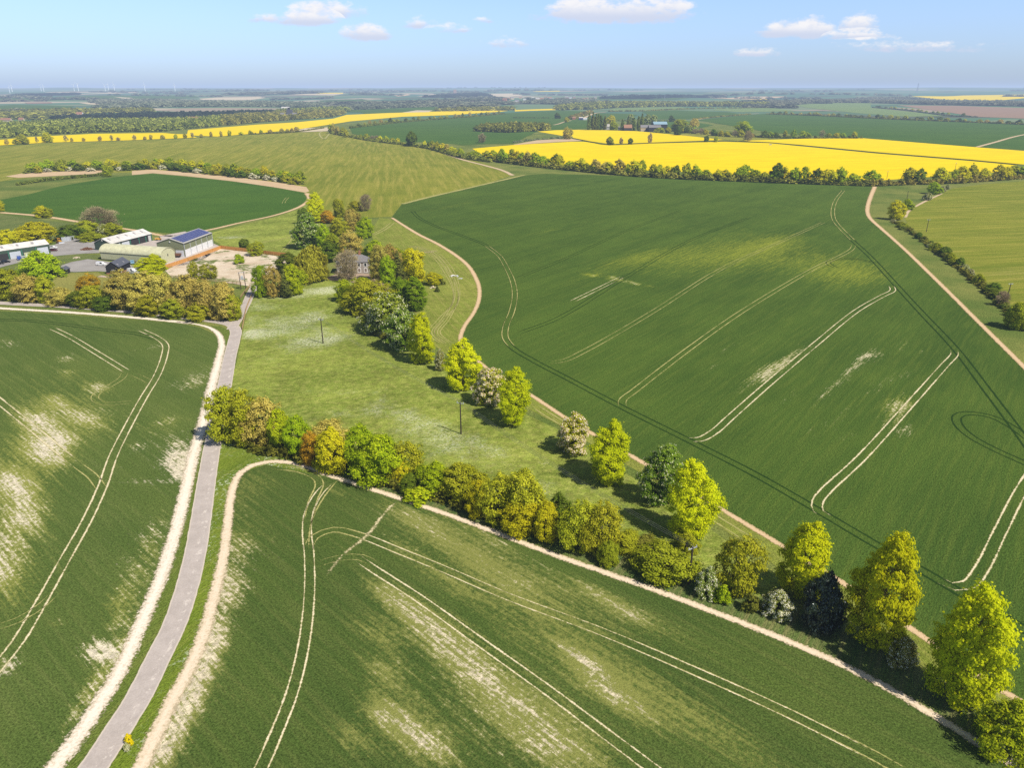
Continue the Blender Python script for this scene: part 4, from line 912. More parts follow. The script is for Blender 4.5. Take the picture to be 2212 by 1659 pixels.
TRNG = random.Random(5)
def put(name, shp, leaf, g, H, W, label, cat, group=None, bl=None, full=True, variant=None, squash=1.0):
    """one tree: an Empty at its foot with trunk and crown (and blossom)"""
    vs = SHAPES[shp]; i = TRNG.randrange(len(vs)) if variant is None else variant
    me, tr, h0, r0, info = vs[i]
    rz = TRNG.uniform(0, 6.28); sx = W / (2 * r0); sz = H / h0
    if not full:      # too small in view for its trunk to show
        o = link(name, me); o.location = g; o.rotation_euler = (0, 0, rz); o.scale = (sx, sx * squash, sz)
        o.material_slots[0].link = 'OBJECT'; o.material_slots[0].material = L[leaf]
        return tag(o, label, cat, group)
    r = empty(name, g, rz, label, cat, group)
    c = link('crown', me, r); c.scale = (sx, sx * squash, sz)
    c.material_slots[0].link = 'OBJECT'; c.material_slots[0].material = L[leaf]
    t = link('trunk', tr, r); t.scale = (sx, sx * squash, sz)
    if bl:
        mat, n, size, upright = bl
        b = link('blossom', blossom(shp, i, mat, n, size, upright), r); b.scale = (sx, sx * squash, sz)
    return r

KIND = {  # name, category, shape, leaves, blossom
    'lime': ('lime_tree', 'tree', 'lime', 'lime', None),
    'chestnut': ('chestnut_tree', 'tree', 'round', 'chestnut', (B_CREAM, 1500, .34, True)),
    'chestnut_tall': ('chestnut_tree', 'tree', 'lime', 'chestnut', (B_CREAM, 1700, .36, True)),
    'pink': ('chestnut_tree', 'tree', 'round', 'olive', (B_PINK, 3800, .36, False)),
    'green': ('maple_tree', 'tree', 'round', 'green', None),
    'green_dome': ('maple_tree', 'tree', 'dome', 'green', None),
    'yellow': ('maple_tree', 'tree', 'round', 'yellow', None),
    'olive': ('field_maple', 'tree', 'round', 'olive', None),
    'olive_loose': ('field_maple', 'tree', 'loose', 'olive', None),
    'brown': ('ash_tree', 'tree', 'loose', 'brown', None),
    'brown_dome': ('ash_tree', 'tree', 'round', 'brown', None),
    'orange': ('beech_tree', 'tree', 'loose', 'orange', None),
    'twig': ('bare_tree', 'tree', 'twig', 'twig', None),
    'dark': ('dark_tree', 'tree', 'round', 'dark', None),
    'beech': ('beech_tree', 'tree', 'lime', 'beech', None),
    'holly': ('holly_tree', 'tree', 'dome', 'holly', None),
    'conifer': ('conifer_tree', 'tree', 'cone', 'conifer', None),
    'willow': ('willow_tree', 'tree', 'willow', 'willow', None),
    'hawthorn': ('hawthorn_bush', 'bush', 'dome', 'hawthorn', (B_WHITE, 3600, .30, False)),
    'hawthorn_some': ('hawthorn_bush', 'bush', 'dome', 'hawthorn', (B_WHITE, 1400, .30, False)),
    'shrub': ('shrub', 'bush', 'shrub', 'scrub', None),
    'shrub_green': ('shrub', 'bush', 'shrub', 'green', None),
    'shrub_olive': ('shrub', 'bush', 'dome', 'olive', None),
    'poplar': ('poplar_tree', 'tree', 'column', 'poplar', None),
}
def tree(kind, x0, y0, x1, y1, label, group=None, full=True, variant=None, foot=0.28):
    name, cat, shp, leaf, bl = KIND[kind]
    g1 = G((x0 + x1) / 2, y1)
    W = metres(g1, x1 - x0) * (.84 if shp == 'lime' else .93)
    dirn = np.array([g1[0], g1[1], 0]) / math.hypot(g1[0], g1[1])
    g = g1 + dirn * W * foot
    g[2] = float(tz(g[0], g[1]))
    H = max(1.0, height_to(g, y0))
    return put(name, shp, leaf, g, H, W, label, cat, group, bl, full, variant)

ORD = ['first', 'second', 'third', 'fourth', 'fifth', 'sixth', 'seventh', 'eighth', 'ninth', 'tenth', 'eleventh', 'twelfth', 'thirteenth', 'fourteenth', 'fifteenth', 'sixteenth', 'seventeenth', 'eighteenth', 'nineteenth', 'twentieth']
def ordinal(i):
    if i < 20: return ORD[i]
    t = ['twenty', 'thirty', 'forty', 'fifty', 'sixty'][(i + 1) // 10 - 2]
    u = (i + 1) % 10
    return {'twenty': 'twentieth', 'thirty': 'thirtieth', 'forty': 'fortieth', 'fifty': 'fiftieth', 'sixty': 'sixtieth'}[t] if u == 0 else t + '-' + ORD[u - 1]

def row(line, n, mix, hm, wm, where, group, small=True, jit=2.0, seed=1, full=True):
    """n single trees along a line; mix = [(kind, adjective, weight)]"""
    rg = random.Random(seed)
    P = catmull([G(*p)[:2] for p in line], 3.0)
    s = np.concatenate([[0], np.cumsum(np.linalg.norm(np.diff(P, axis=0), axis=1))])
    items = []
    for i in range(n):
        t = (i + .5 + rg.uniform(-.33, .33)) / n * s[-1]
        x = np.interp(t, s, P[:, 0]); y = np.interp(t, s, P[:, 1])
        x += rg.uniform(-jit, jit); y += rg.uniform(-jit, jit)
        items.append((x, y))
    items.sort(key=lambda q: q[0] / q[1])
    for i, (x, y) in enumerate(items):
        kind, adj, _ = rg.choices(mix, [q[2] for q in mix])[0]
        name, cat, shp, leaf, bl = KIND[kind]
        if small: shp = {'twig': 'small_twig', 'cone': 'cone', 'column': 'column', 'shrub': 'shrub'}.get(shp, 'small')
        H = rg.uniform(*hm); W = rg.uniform(*wm)
        if kind in ('hawthorn', 'hawthorn_some', 'shrub'): H *= .6; W *= .75
        b2 = None
        if bl: b2 = (bl[0], 900, .9, False) if small else bl
        put(name, shp, leaf, (x, y, float(tz(x, y))), H, W, f'{adj} {where}, {ordinal(i)} from left', cat, group, b2, full or bool(b2))
# ------------------------------------------------------------------ single trees near the camera: the avenue on the right
T = tree
T('lime', 1966, 1268, 2150, 1540, 'large bright lime tree beside the field corner, nearest and lowest in the right avenue', variant=0)
T('lime', 1805, 1156, 1960, 1415, 'tall bright lime tree immediately right of the black-green holly', variant=1)
T('lime', 1659, 1133, 1790, 1305, 'bright lime tree standing just behind the black-green holly', variant=2)
T('holly', 1720, 1240, 1820, 1372, 'almost black glossy evergreen with a rounded crown between two bright limes')
T('hawthorn', 1641, 1277, 1710, 1340, 'small white-blossomed hawthorn at the left foot of the black-green holly')
T('olive_loose', 1534, 1158, 1645, 1295, 'large loose olive bush right of the nearest power pole')
T('hawthorn_some', 1494, 1228, 1557, 1292, 'greyish hawthorn speckled white at the foot of the nearest power pole')
T('shrub_green', 1537, 1265, 1580, 1308, 'small mid-green bush in front of the large loose olive bush')
T('shrub', 1596, 1287, 1641, 1326, 'small dark bush on the bank between olive bush and white hawthorn')
T('hawthorn_some', 1912, 1380, 1977, 1445, 'grey-white hawthorn in shade between the two nearest lime trees')
T('green_dome', 2080, 1520, 2235, 1640, 'low broad bright green bush in the bottom right corner')
T('lime', 1424, 1000, 1552, 1174, 'broad bright lime tree right of and touching the dark flowering chestnut')
T('chestnut_tall', 1373, 966, 1479, 1098, 'dark chestnut tree with cream flower spikes left of a broad lime')
T('lime', 1256, 916, 1372, 1052, 'rounded bright lime tree touching the pinkish chestnut by the pasture edge', variant=3)
T('pink', 1195, 898, 1279, 985, 'chestnut tree covered in pinkish-white flowers, alone before a rounded lime')
T('lime', 1064, 800, 1156, 923, 'bright lime tree right of the pinkish chestnut nearest the middle power pole', variant=1)
T('pink', 1022, 797, 1105, 882, 'pinkish-white flowering chestnut squeezed between two bright lime trees')
T('lime', 954, 736, 1049, 850, 'bright lime tree where the clay path meets the avenue', variant=2)
T('hawthorn', 937, 756, 965, 802, 'narrow white-flowering bush between two limes beside the clay path')
T('lime', 876, 679, 949, 790, 'upright bright lime tree at the right end of the flowering chestnuts', variant=0)
HEDGE_WIDE = 1.24
T = lambda k, x0, y0, x1, y1, *a, **kw: tree(k, (x0 + x1) / 2 - (x1 - x0) * .5 * HEDGE_WIDE, y0, (x0 + x1) / 2 + (x1 - x0) * .5 * HEDGE_WIDE, y1, *a, **kw)
T('chestnut', 786, 637, 884, 728, 'big chestnut tree thick with cream flower spikes below the house garden')
T('chestnut', 832, 668, 912, 760, 'darker chestnut with cream flowers between the big chestnut and a lime')
T('olive', 752, 606, 845, 684, 'rounded olive tree just behind the big flowering chestnut')
T('twig', 782, 606, 846, 660, 'leafless grey-brown tree top rising behind the olive tree')
T('green', 752, 602, 812, 664, 'fresh green tree with rounded head in front of the gravel drive')
T('green', 727, 605, 762, 654, 'small green tree at the left end of the row below the house')
T('beech', 846, 600, 892, 668, 'dark green beech right of the house, left of a pair')
T('beech', 874, 598, 923, 675, 'dark green beech right of the house, right of a pair')
T('yellow', 868, 538, 922, 612, 'yellow-green tree at the right edge of the house garden')
T('conifer', 843, 546, 880, 618, 'dark green conifer in the garden right of the house')
T('green', 822, 553, 858, 622, 'narrow green tree with pale flower spikes beside the garden conifer')
T('brown', 800, 530, 846, 612, 'brown twiggy tree leaning against the right end of the house')
T('brown', 824, 528, 868, 590, 'brown young-leaved tree behind the garden conifer')
T('green', 786, 519, 834, 566, 'rich green tree close behind the house roof')
T('green', 833, 534, 880, 580, 'green tree behind the yellow-green garden tree')
T('brown', 733, 498, 784, 560, 'tan young-leaved tree rising behind the left end of the house')
T('twig', 727, 541, 776, 607, 'grey-brown tree with visible trunk in front of the stone house', foot=.05)
T('willow', 638, 535, 712, 612, 'yellow weeping willow left of the stone house')
T('dark', 594, 548, 650, 592, 'dark green tree behind and left of the weeping willow')
T('green', 614, 572, 660, 640, 'bright green maple at the foot of the weeping willow')
T('brown', 576, 574, 613, 644, 'olive-brown tree between green maples beside the lane gate')
T('conifer', 601, 584, 633, 644, 'dark slender conifer in front of the bright green maple')
T('green', 551, 574, 583, 644, 'green tree at the left end of the clump by the lane gate')
T('lime', 664, 418, 703, 482, 'tall yellow-green lime beside the bend of the clay track')
T('chestnut_tall', 639, 462, 692, 540, 'tall chestnut with pale flowers standing alone at the pasture edge')
T('dark', 645, 449, 670, 485, 'small dark tree behind the tall pale chestnut')
T('green', 686, 484, 720, 545, 'yellowish-green tree touching the right side of the tall chestnut', variant=2)
T('orange', 692, 455, 726, 483, 'low orange-leaved tree behind the tall chestnut')
T('olive', 716, 470, 752, 512, 'olive-brown tree right of the orange-leaved tree')
T('dark', 686, 522, 734, 566, 'dark bush left of the house behind the weeping willow')
T('olive', 704, 505, 742, 548, 'olive tree between the yellowish tree and the tan tree behind the house')
T('twig', 778, 420, 802, 457, 'pale bare tree alone near the grassy headland track')
T('shrub_olive', 754, 434, 782, 456, 'low olive bush left of the pale bare tree on the headland')
T('olive', 720, 430, 748, 470, 'olive tree by the headland beyond the orange-leaved tree')
T('brown', 744, 452, 780, 500, 'tan tree in the belt behind the house, near the headland')
T('green', 772, 470, 806, 516, 'green tree in the belt behind the house, farthest right')
T('yellow', 921, 588, 955, 618, 'small yellow-green bush alone in the mown margin right of the house')
T('shrub', 946, 600, 961, 616, 'tiny grey shrub at the right foot of the lone yellow-green bush')
T('conifer', 939, 617, 950, 631, 'tiny leaning conifer sapling on the mown margin')
# hedge above the lower field
HEDGE_WIDE = 1.42
T = lambda k, x0, y0, x1, y1, *a, **kw: tree(k, (x0 + x1) / 2 - (x1 - x0) * .5 * HEDGE_WIDE, y0 - 3, (x0 + x1) / 2 + (x1 - x0) * .5 * HEDGE_WIDE, y1, *a, **kw)
T('olive', 462, 842, 524, 960, 'olive-green tree shading the lane at the left end of the lower hedge')
T('olive_loose', 497, 848, 566, 965, 'olive tree second from the lane in the lower hedge')
T('brown', 542, 866, 610, 972, 'brown twiggy tree with pale trunks in the lower hedge')
T('green', 583, 890, 634, 975, 'vivid green maple right of the brown twiggy tree, left of two')
T('green', 618, 905, 670, 988, 'vivid green maple beside the orange tree, right of two')
T('orange', 656, 935, 698, 1010, 'orange-leaved small tree in the lower hedge')
T('brown', 672, 915, 758, 985, 'brown tree top rising behind the orange tree in the lower hedge')
T('yellow', 687, 930, 751, 1028, 'yellow-green maple right of the orange-leaved tree in the lower hedge')
T('green', 746, 926, 812, 1020, 'large green maple right of the yellow-green maple in the lower hedge')
T('green', 775, 950, 866, 1056, 'largest olive-green tree in the middle of the lower hedge')
T('olive_loose', 840, 962, 912, 1046, 'olive-brown tree at the gap in the lower hedge')
T('yellow', 848, 1000, 882, 1052, 'small yellow maple in front of the olive-brown tree at the hedge gap')
T('dark', 868, 1028, 903, 1068, 'small dark green bush at the hedge gap')
T('green', 906, 1005, 975, 1077, 'green maple just right of the hedge gap')
T('olive', 964, 1006, 1044, 1092, 'olive-green rounded tree second after the hedge gap')
T('yellow', 1013, 1045, 1056, 1124, 'yellow-green maple third after the hedge gap')
T('olive_loose', 1042, 1028, 1110, 1135, 'taller olive tree, left one of a broad pair in lower hedge')
T('olive_loose', 1085, 1022, 1172, 1148, 'loose olive tree, right one of a broad pair in lower hedge')
T('yellow', 1096, 1082, 1172, 1162, 'low yellow maple at the front of the broad olive tree')
T('yellow', 1155, 1090, 1203, 1168, 'yellow sapling with bare white trunks in the lower hedge', foot=.1)
T('dark', 1186, 1072, 1229, 1162, 'dark green upright tree right of the yellow sapling')
T('olive_loose', 1215, 1090, 1290, 1200, 'wide olive tree right of the dark upright tree')
T('olive_loose', 1262, 1092, 1334, 1208, 'last large brown-olive tree of the lower hedge before low scrub')
T('shrub_olive', 1293, 1172, 1334, 1227, 'olive shrub in front of the last large hedge tree')
T('shrub_olive', 1322, 1152, 1380, 1196, 'low olive scrub right of the last large hedge tree')
T('shrub', 1362, 1166, 1424, 1198, 'dark low scrub beside the bank gap near the broad lime')
T('olive_loose', 1376, 1188, 1486, 1266, 'broad low olive thicket left of the nearest power pole')
T('shrub_olive', 1460, 1156, 1503, 1198, 'pale twiggy shrub right below the broad lime')
T('shrub_green', 878, 1058, 935, 1092, 'low green bramble under the maples at the hedge gap')
# copse left of the lane
HEDGE_WIDE = 1.35
T('brown_dome', 238, 588, 300, 668, 'tall tan tree at the left of the brown copse beside the lane')
T('brown_dome', 285, 592, 348, 674, 'tan tree second from left in the brown copse')
T('brown', 330, 596, 392, 678, 'tan twiggy tree in the middle of the brown copse')
T('brown_dome', 376, 598, 436, 684, 'tan-brown tree right of the middle of the brown copse')
T('brown', 420, 610, 478, 690, 'brown tree second from the lane corner in the copse')
T('brown_dome', 458, 616, 514, 694, 'brown tree at the lane corner end of the copse')
T('olive', 488, 640, 526, 694, 'yellow-olive bush at the lane corner of the copse')
T('olive', 300, 640, 350, 684, 'olive bush at the foot of the copse beside the lane, left')
T('olive', 356, 648, 404, 690, 'olive bush at the foot of the copse beside the lane, middle')
T('olive', 412, 656, 456, 694, 'olive bush at the foot of the copse beside the lane, right')
T('lime', 302, 555, 364, 606, 'bright yellow-green tree beside the closeboard fence and arched barn', variant=3)
T('orange', 177, 594, 215, 645, 'orange-brown tree alone at the edge of the farm lawn')
T('green_dome', 51, 547, 134, 602, 'broad green tree in front of the parked cars and long shed')
T('olive', -10, 585, 50, 648, 'olive tree at the left edge beside the lane hedge')
T('brown', 40, 596, 100, 654, 'brown-olive tree left in the lane hedge below the broad green tree')
T('yellow', 46, 606, 76, 644, 'yellow-green bush low in the lane hedge')
T('olive', 84, 600, 122, 656, 'olive tree in the lane hedge left of the farm lawn')
T('brown', 110, 625, 160, 662, 'low brown hedge tree below the farm lawn')
T('dark', 150, 632, 190, 664, 'dark hedge bush below the farm lawn')
T('olive', 180, 620, 236, 668, 'olive hedge tree between orange tree and brown copse')
T('dark', 215, 640, 262, 672, 'dark hedge bush at the left foot of the brown copse')
T('yellow', -4, 500, 38, 540, 'yellow-green tree behind the long shed at the left frame edge')
T('yellow', 44, 484, 118, 530, 'broad yellow-green tree behind the long shed roof')
T('yellow', 80, 448, 104, 471, 'small rounded yellow bush on the edge of the middle wheat field')
T('olive', 96, 452, 114, 471, 'small olive bush touching the rounded yellow bush')
T('yellow', -8, 436, 9, 457, 'yellow bush at the far left edge of the middle wheat field')
T('twig', 186, 450, 256, 506, 'broad twiggy grey-brown tree behind the farm scrub')
T('olive', 172, 480, 212, 512, 'olive bush left below the broad twiggy tree')
T('dark', 130, 490, 180, 518, 'dark scrubby tree behind the grey containers')
T('hawthorn', 211, 487, 240, 510, 'white-blossomed hawthorn at the back of the open-fronted shed')
T('olive', 228, 484, 264, 510, 'olive bush behind the open-fronted shed roof')
T('olive_loose', 176, 506, 222, 522, 'low olive scrub behind the grey containers, right')
T('olive_loose', 410, 568, 430, 601, 'small upright thorn tree left in the chalky yard')
T('olive_loose', 430, 574, 467, 605, 'rounded loose bush beside the small thorn in the chalky yard')
T('shrub_green', 508, 552, 528, 571, 'small green bush alone in the middle of the chalky yard')
T('olive_loose', 540, 524, 570, 554, 'loose green bush against the closeboard fence')
T('dark', 519, 519, 538, 538, 'small dark bush behind the closeboard fence')
tree('hawthorn_some', 268, 1606, 282, 1622, 'cow parsley clump under the yellow-flowered bush beside the lane', foot=0)
b = tree('yellow', 270, 1588, 290, 1610, 'small bright yellow flowering bush at the lane edge near the camera', foot=0)
for c in b.children:
    if c.name.startswith('crown'): c.material_slots[0].material = B_YELLOW
T = tree
# trees at the right edge and along the right-hand path
T('yellow', 1914, 433, 1955, 476, 'yellow-green tree at the top end of the right-hand scrub hedge')
T('green', 1946, 430, 1973, 454, 'smaller yellow-green tree behind the one topping the right-hand hedge')
T('green', 2000, 393, 2033, 420, 'round green tree on the corner below the rape hedge')
T('hawthorn', 1992, 416, 2013, 433, 'white hawthorn below the round green corner tree')
T('hawthorn', 2029, 402, 2042, 415, 'white hawthorn right of the round green corner tree')
T('hawthorn', 2041, 398, 2052, 409, 'smallest white hawthorn right of the round green corner tree')
T('twig', 2148, 630, 2179, 662, 'purplish bare bush under the right-hand power pole')
T('olive', 2164, 654, 2225, 714, 'olive tree at the right edge below the power pole')
row([(1932, 478), (1960, 500), (1985, 512), (2010, 532), (2040, 556), (2065, 572), (2095, 598), (2120, 622), (2150, 648), (2175, 668), (2215, 705)], 34,
    [('shrub', 'dark low scrub bush', 5), ('shrub_olive', 'olive scrub bush', 3), ('dark', 'dark green scrub bush', 2), ('hawthorn_some', 'white-specked scrub bush', .5)], (2.4, 4.6), (4.5, 8), 'in the hedge beside the right ley field', 'scrub of the right-hand hedge', small=False, jit=1.8, seed=4)
# ------------------------------------------------------------------ hedgerows and woods of the middle and far distance
HR = 'hedgerow trees below the yellow rape'
MIXA = [('olive', 'olive tree', 4), ('yellow', 'yellow-green tree', 3), ('green', 'green tree', 3), ('brown', 'thin brownish tree', 1.2), ('dark', 'dark green tree', 1)]
row([(1062, 347), (1110, 353), (1200, 363), (1290, 373), (1400, 381), (1500, 386), (1600, 390), (1700, 394), (1800, 398), (1880, 400)], 50, MIXA, (8.5, 15), (10, 16), 'in the hedgerow below the yellow rape field', HR, jit=3, seed=11)
row([(1945, 396), (2000, 397), (2060, 394), (2130, 389), (2205, 383), (2290, 375)], 15, MIXA, (10, 15), (11, 16), 'in the clump below the rape at the right edge', HR, jit=4, seed=12)
row([(714, 284), (735, 292), (765, 297)], 6, [('olive', 'olive tree', 2), ('brown', 'brown tree', 1)], (12, 17), (10, 14), 'in the clump where the two hedgerows meet', 'corner clump trees', jit=8, seed=13)
row([(775, 300), (810, 304), (850, 309), (866, 311)], 8, [('olive', 'olive tree', 2), ('yellow', 'yellow-green tree', 2), ('twig', 'bare tree', 1)], (6, 10), (9, 13), 'in the hedge left of the lone round green tree', 'hedge trees along the ley field', seed=14)
row([(915, 318), (950, 326), (985, 336), (1020, 343), (1056, 348)], 17, MIXA, (7, 12), (8, 13), 'in the hedge between ley field and green field', 'hedge trees along the ley field', seed=15)
row([(770, 275), (810, 270), (870, 262), (940, 257), (1000, 252), (1085, 245)], 26, [('olive', 'olive tree', 4), ('brown', 'brown tree', 2), ('dark', 'dark green tree', 2), ('green', 'green tree', 1)], (7, 13), (9, 15), 'in the hedgerow below the long left rape field', 'hedgerow along the left rape field', seed=16)
row([(0, 313), (60, 309), (150, 306), (276, 303), (350, 300), (430, 297), (500, 293)], 22, [('brown', 'thin brown tree', 3), ('olive', 'olive tree', 2), ('twig', 'bare tree', 2)], (5, 10), (5, 9), 'on the lower edge of the left rape field', 'thin trees along the left rape field', seed=17)
row([(515, 292), (560, 289), (610, 286), (650, 281)], 9, [('brown', 'brown bush', 3), ('olive', 'olive bush', 2), ('yellow', 'yellowish bush', 1)], (5, 9), (6, 11), 'at the right end of the left rape edge', 'thin trees along the left rape field', seed=18)
row([(56, 372), (120, 366), (200, 364), (270, 366), (330, 360), (420, 367), (520, 378), (590, 385), (652, 395)], 34, [('green', 'green tree', 3), ('yellow', 'yellow-green tree', 3), ('olive', 'olive tree', 2)], (7, 11), (9, 14), 'at the back of the hedge beyond the middle wheat', 'double hedge beyond the middle wheat field', seed=19)
row([(60, 376), (130, 370), (215, 370), (300, 367), (340, 365), (420, 373), (520, 384), (600, 391), (652, 399)], 30, [('hawthorn_some', 'white-flecked hawthorn', 3), ('shrub_olive', 'olive bush', 3), ('dark', 'dark green bush', 3)], (6, 8.5), (9, 13), 'at the front of the hedge beyond the middle wheat', 'double hedge beyond the middle wheat field', seed=20)
row([(1470, 286), (1520, 290), (1580, 296), (1660, 297), (1740, 297), (1850, 297)], 26, MIXA + [('twig', 'bare tree', 2)], (7, 13), (10, 15), 'in the row along the top edge of the rape', 'trees along the top edge of the rape field', seed=21)
row([(1657, 246), (1760, 249), (1908, 256), (2060, 262), (2230, 269)], 34, [('olive', 'olive tree', 3), ('dark', 'dark green tree', 2), ('brown', 'brown tree', 1)], (7, 12), (12, 20), 'in the hedge above the wide dark green field', 'trees above the wide dark green field', seed=22)
row([(1885, 231), (1940, 236), (2000, 243), (2060, 250), (2109, 252)], 16, [('dark', 'dark tree', 2), ('olive', 'olive tree', 2)], (6, 10), (12, 18), 'in the hedge left of the ploughed brown field', 'hedge trees beside the brown field', seed=23)

T('dark', 874, 284, 906, 316, 'lone large round green tree in the hedge of the ley field')
T('twig', 1030, 288, 1052, 309, 'pale bare tree in front of the small copse by the rape field')
T('brown', 1212, 274, 1239, 301, 'brown spreading tree alone at the left tip of the rape field', variant=1)
T('olive', 1307, 295, 1328, 313, 'olive tree in the rape field, leftmost of four along the ditch')
T('twig', 1336, 297, 1347, 312, 'thin half-bare tree second along the ditch in the rape')
T('dark', 1354, 298, 1369, 312, 'small dark green tree third along the ditch in the rape')
T('twig', 1397, 287, 1410, 310, 'tall dead tree with ivy at its foot on the ditch in the rape')
T('dark', 1518, 293, 1533, 307, 'small dark tree fifth along the ditch, right of the dead one')
T('green', 1540, 294, 1552, 307, 'small green tree farthest right along the ditch in the rape')
T('dark', 1196, 243, 1212, 256, 'dark round tree alone in the far green field')
T('yellow', 1218, 253, 1230, 264, 'yellowish round tree beside the far farm track')
T('dark', 1443, 249, 1458, 263, 'round green tree alone in the field behind the farmstead')
T('twig', 1604, 282, 1626, 305, 'bare brown tree on the right rim of the upper rape field')
T('green', 1584, 262, 1624, 291, 'wide green tree standing above the pasture behind the rape')
T('yellow', 92, 286, 116, 308, 'round green tree on the left rape edge, larger of two')
T('olive', 34, 290, 64, 312, 'olive tree on the left rape edge beside the frame')
T('green', 222, 357, 245, 382, 'dark green round tree standing before the double hedge gap')
T('dark', 1657, 352, 1695, 394, 'tallest dark green tree in the hedgerow below the rape')
# farmstead trees
for i, (x, t) in enumerate([(1272, 244.6), (1280.5, 243), (1287, 247), (1292.6, 247), (1298, 250), (1306, 252), (1344, 258), (1357, 260), (1369, 255), (1379, 252), (1386, 246)]):
    T('poplar', x - 5.2, t - 1, x + 5.2, 282.0 if i > 5 else 281.0, f'slender poplar at the far farmstead, {ordinal(i)} from left', 'poplars at the far farmstead')
T('green', 1315, 262, 1336, 281, 'bushy green tree between two groups of poplars')
T('yellow', 1308, 249, 1331, 270, 'yellowish round tree behind the poplars')
T('chestnut', 1351, 247, 1374, 272, 'large pale-topped tree behind the farmstead, left')
T('chestnut', 1388, 247, 1408, 273, 'large dark tree behind the stone barn')
T('chestnut', 1402, 248, 1421, 273, 'large pale-topped tree right of the stone barn roof')
T('olive', 1447, 258, 1492, 284, 'wide tan tree right of the blue-roofed barn')
T('brown', 1482, 256, 1515, 282, 'wide tan tree farther right of the blue-roofed barn')
T('olive', 1412, 275, 1436, 287, 'grey-green tree hiding the black barn')
T('dark', 1454, 273, 1472, 292, 'dark round tree above the rape at the farmstead drive')
T('olive', 1434, 274, 1452, 287, 'grey-green tree between black barn and dark round tree')
T('chestnut', 1478, 270, 1494, 286, 'pale flowering tree left of the small white cottage')
T('chestnut', 1496, 271, 1509, 285, 'pale flowering tree right of the small white cottage')

# woods and hedges as masses
MINI = []
for i in range(5):
    V, F, t, _ = crown_mesh('m', 300 + i, 9, 4.6, (prof_round, prof_dome, prof_lime, prof_round, prof_dome)[i], 16, .42, (150, 150, 150, 150, 150)[i], 2.0, z0=0, inner=.3)
    MINI.append((V, t))
def mass(name, pts, hs, ws, mat, label, cat, kind, seed=1):
    """many small crowns in one mesh"""
    rg = np.random.default_rng(seed); VV, TT = [], []
    for (x, y), h, w_ in zip(pts, hs, ws):
        V, t = MINI[rg.integers(5)]
        a = rg.uniform(0, 6.28); c, s = math.cos(a), math.sin(a); k = w_ / 9.2
        VV.append(np.column_stack([(V[:, 0] * c - V[:, 1] * s) * k + x, (V[:, 0] * s + V[:, 1] * c) * k + y, V[:, 2] * h / 9 + float(tz(x, y))]))
        TT.append(np.clip(t * .55 + rg.uniform(-.25, .6), 0, 1))
    V = np.concatenate(VV); F = np.arange(len(V)).reshape(-1, 4)
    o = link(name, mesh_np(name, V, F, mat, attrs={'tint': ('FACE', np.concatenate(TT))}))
    return tag(o, label, cat, None, kind)
def wood(poly, spacing, h, mat, label, seed=1, cat='wood', edge=1.0):
    rg = np.random.default_rng(seed)
    P = np.array([G(*p)[:2] for p in poly])
    x0, y0 = P.min(0); x1, y1 = P.max(0)
    X, Y = np.meshgrid(np.arange(x0, x1, spacing), np.arange(y0, y1, spacing))
    Q = np.stack([X.ravel(), Y.ravel()], 1); Q += rg.uniform(-.45, .45, Q.shape) * spacing
    ins = np.zeros(len(Q), bool)
    for i in range(len(P)):
        a, b = P[i], P[(i + 1) % len(P)]
        ins ^= ((a[1] > Q[:, 1]) != (b[1] > Q[:, 1])) & (Q[:, 0] < (b[0] - a[0]) * (Q[:, 1] - a[1]) / (b[1] - a[1] + 1e-12) + a[0])
    Q = Q[ins]
    n = len(Q)
    if n == 0: return
    return mass('woodland', Q, rg.uniform(.7, 1.25, n) * h, rg.uniform(.85, 1.4, n) * spacing * 1.25, mat, label, cat, 'stuff', seed)
def hedge(line, h, w_, mat, label, seed=1, gap=0.0):
    rg = np.random.default_rng(seed)
    C = catmull([G(*p)[:2] for p in line], w_ * .55)
    C = C[rg.random(len(C)) > gap] + rg.uniform(-.25, .25, (1, 2))
    n = len(C)
    return mass('hedge', C + rg.uniform(-.5, .5, (n, 2)), rg.uniform(.6, 1.3, n) * h, rg.uniform(.8, 1.3, n) * w_, mat, label, 'hedge', None, seed)

wood([(-80, 302), (0, 299), (65, 293), (200, 286), (350, 284), (400, 279), (480, 272), (480, 258), (400, 262), (330, 264), (150, 266), (60, 272), (-80, 276)], 10, 12, L['wood'], 'mixed olive woodland behind the left rape field', 1)
wood([(480, 272), (560, 264), (720, 253), (745, 246), (700, 243), (600, 247), (480, 256)], 12, 12, L['wood'], 'olive trees between the village and the rape field', 2)
wood([(130, 267), (330, 258), (590, 249), (590, 246), (500, 248), (300, 253), (110, 261)], 12, 14, L['wood_dark'], 'dark conifer plantation in a long straight block', 3)
wood([(-80, 262), (0, 258), (95, 259), (110, 251), (200, 246), (330, 242), (330, 238), (160, 240), (0, 243), (-80, 246)], 22, 12, L['wood'], 'scattered village trees at the far left', 4)
wood([(200, 234), (330, 232), (520, 230), (700, 233), (700, 226), (560, 221), (430, 222), (330, 225), (220, 229)], 26, 13, L['wood_hazed'], 'grey-green wood across the valley on the left', 5)
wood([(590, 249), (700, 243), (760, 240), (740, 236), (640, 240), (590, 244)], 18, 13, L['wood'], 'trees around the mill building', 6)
wood([(700, 235), (760, 229), (900, 227), (1000, 224), (1110, 222), (1110, 226), (1000, 229), (860, 233), (740, 239)], 26, 12, L['wood_hazed'], 'belt of grey-green trees across the valley centre', 7)
wood([(935, 240.5), (1000, 236.5), (1110, 235), (1110, 238), (1000, 240)], 18, 12, L['wood'], 'belt of trees at the far end of the rape field', 8)
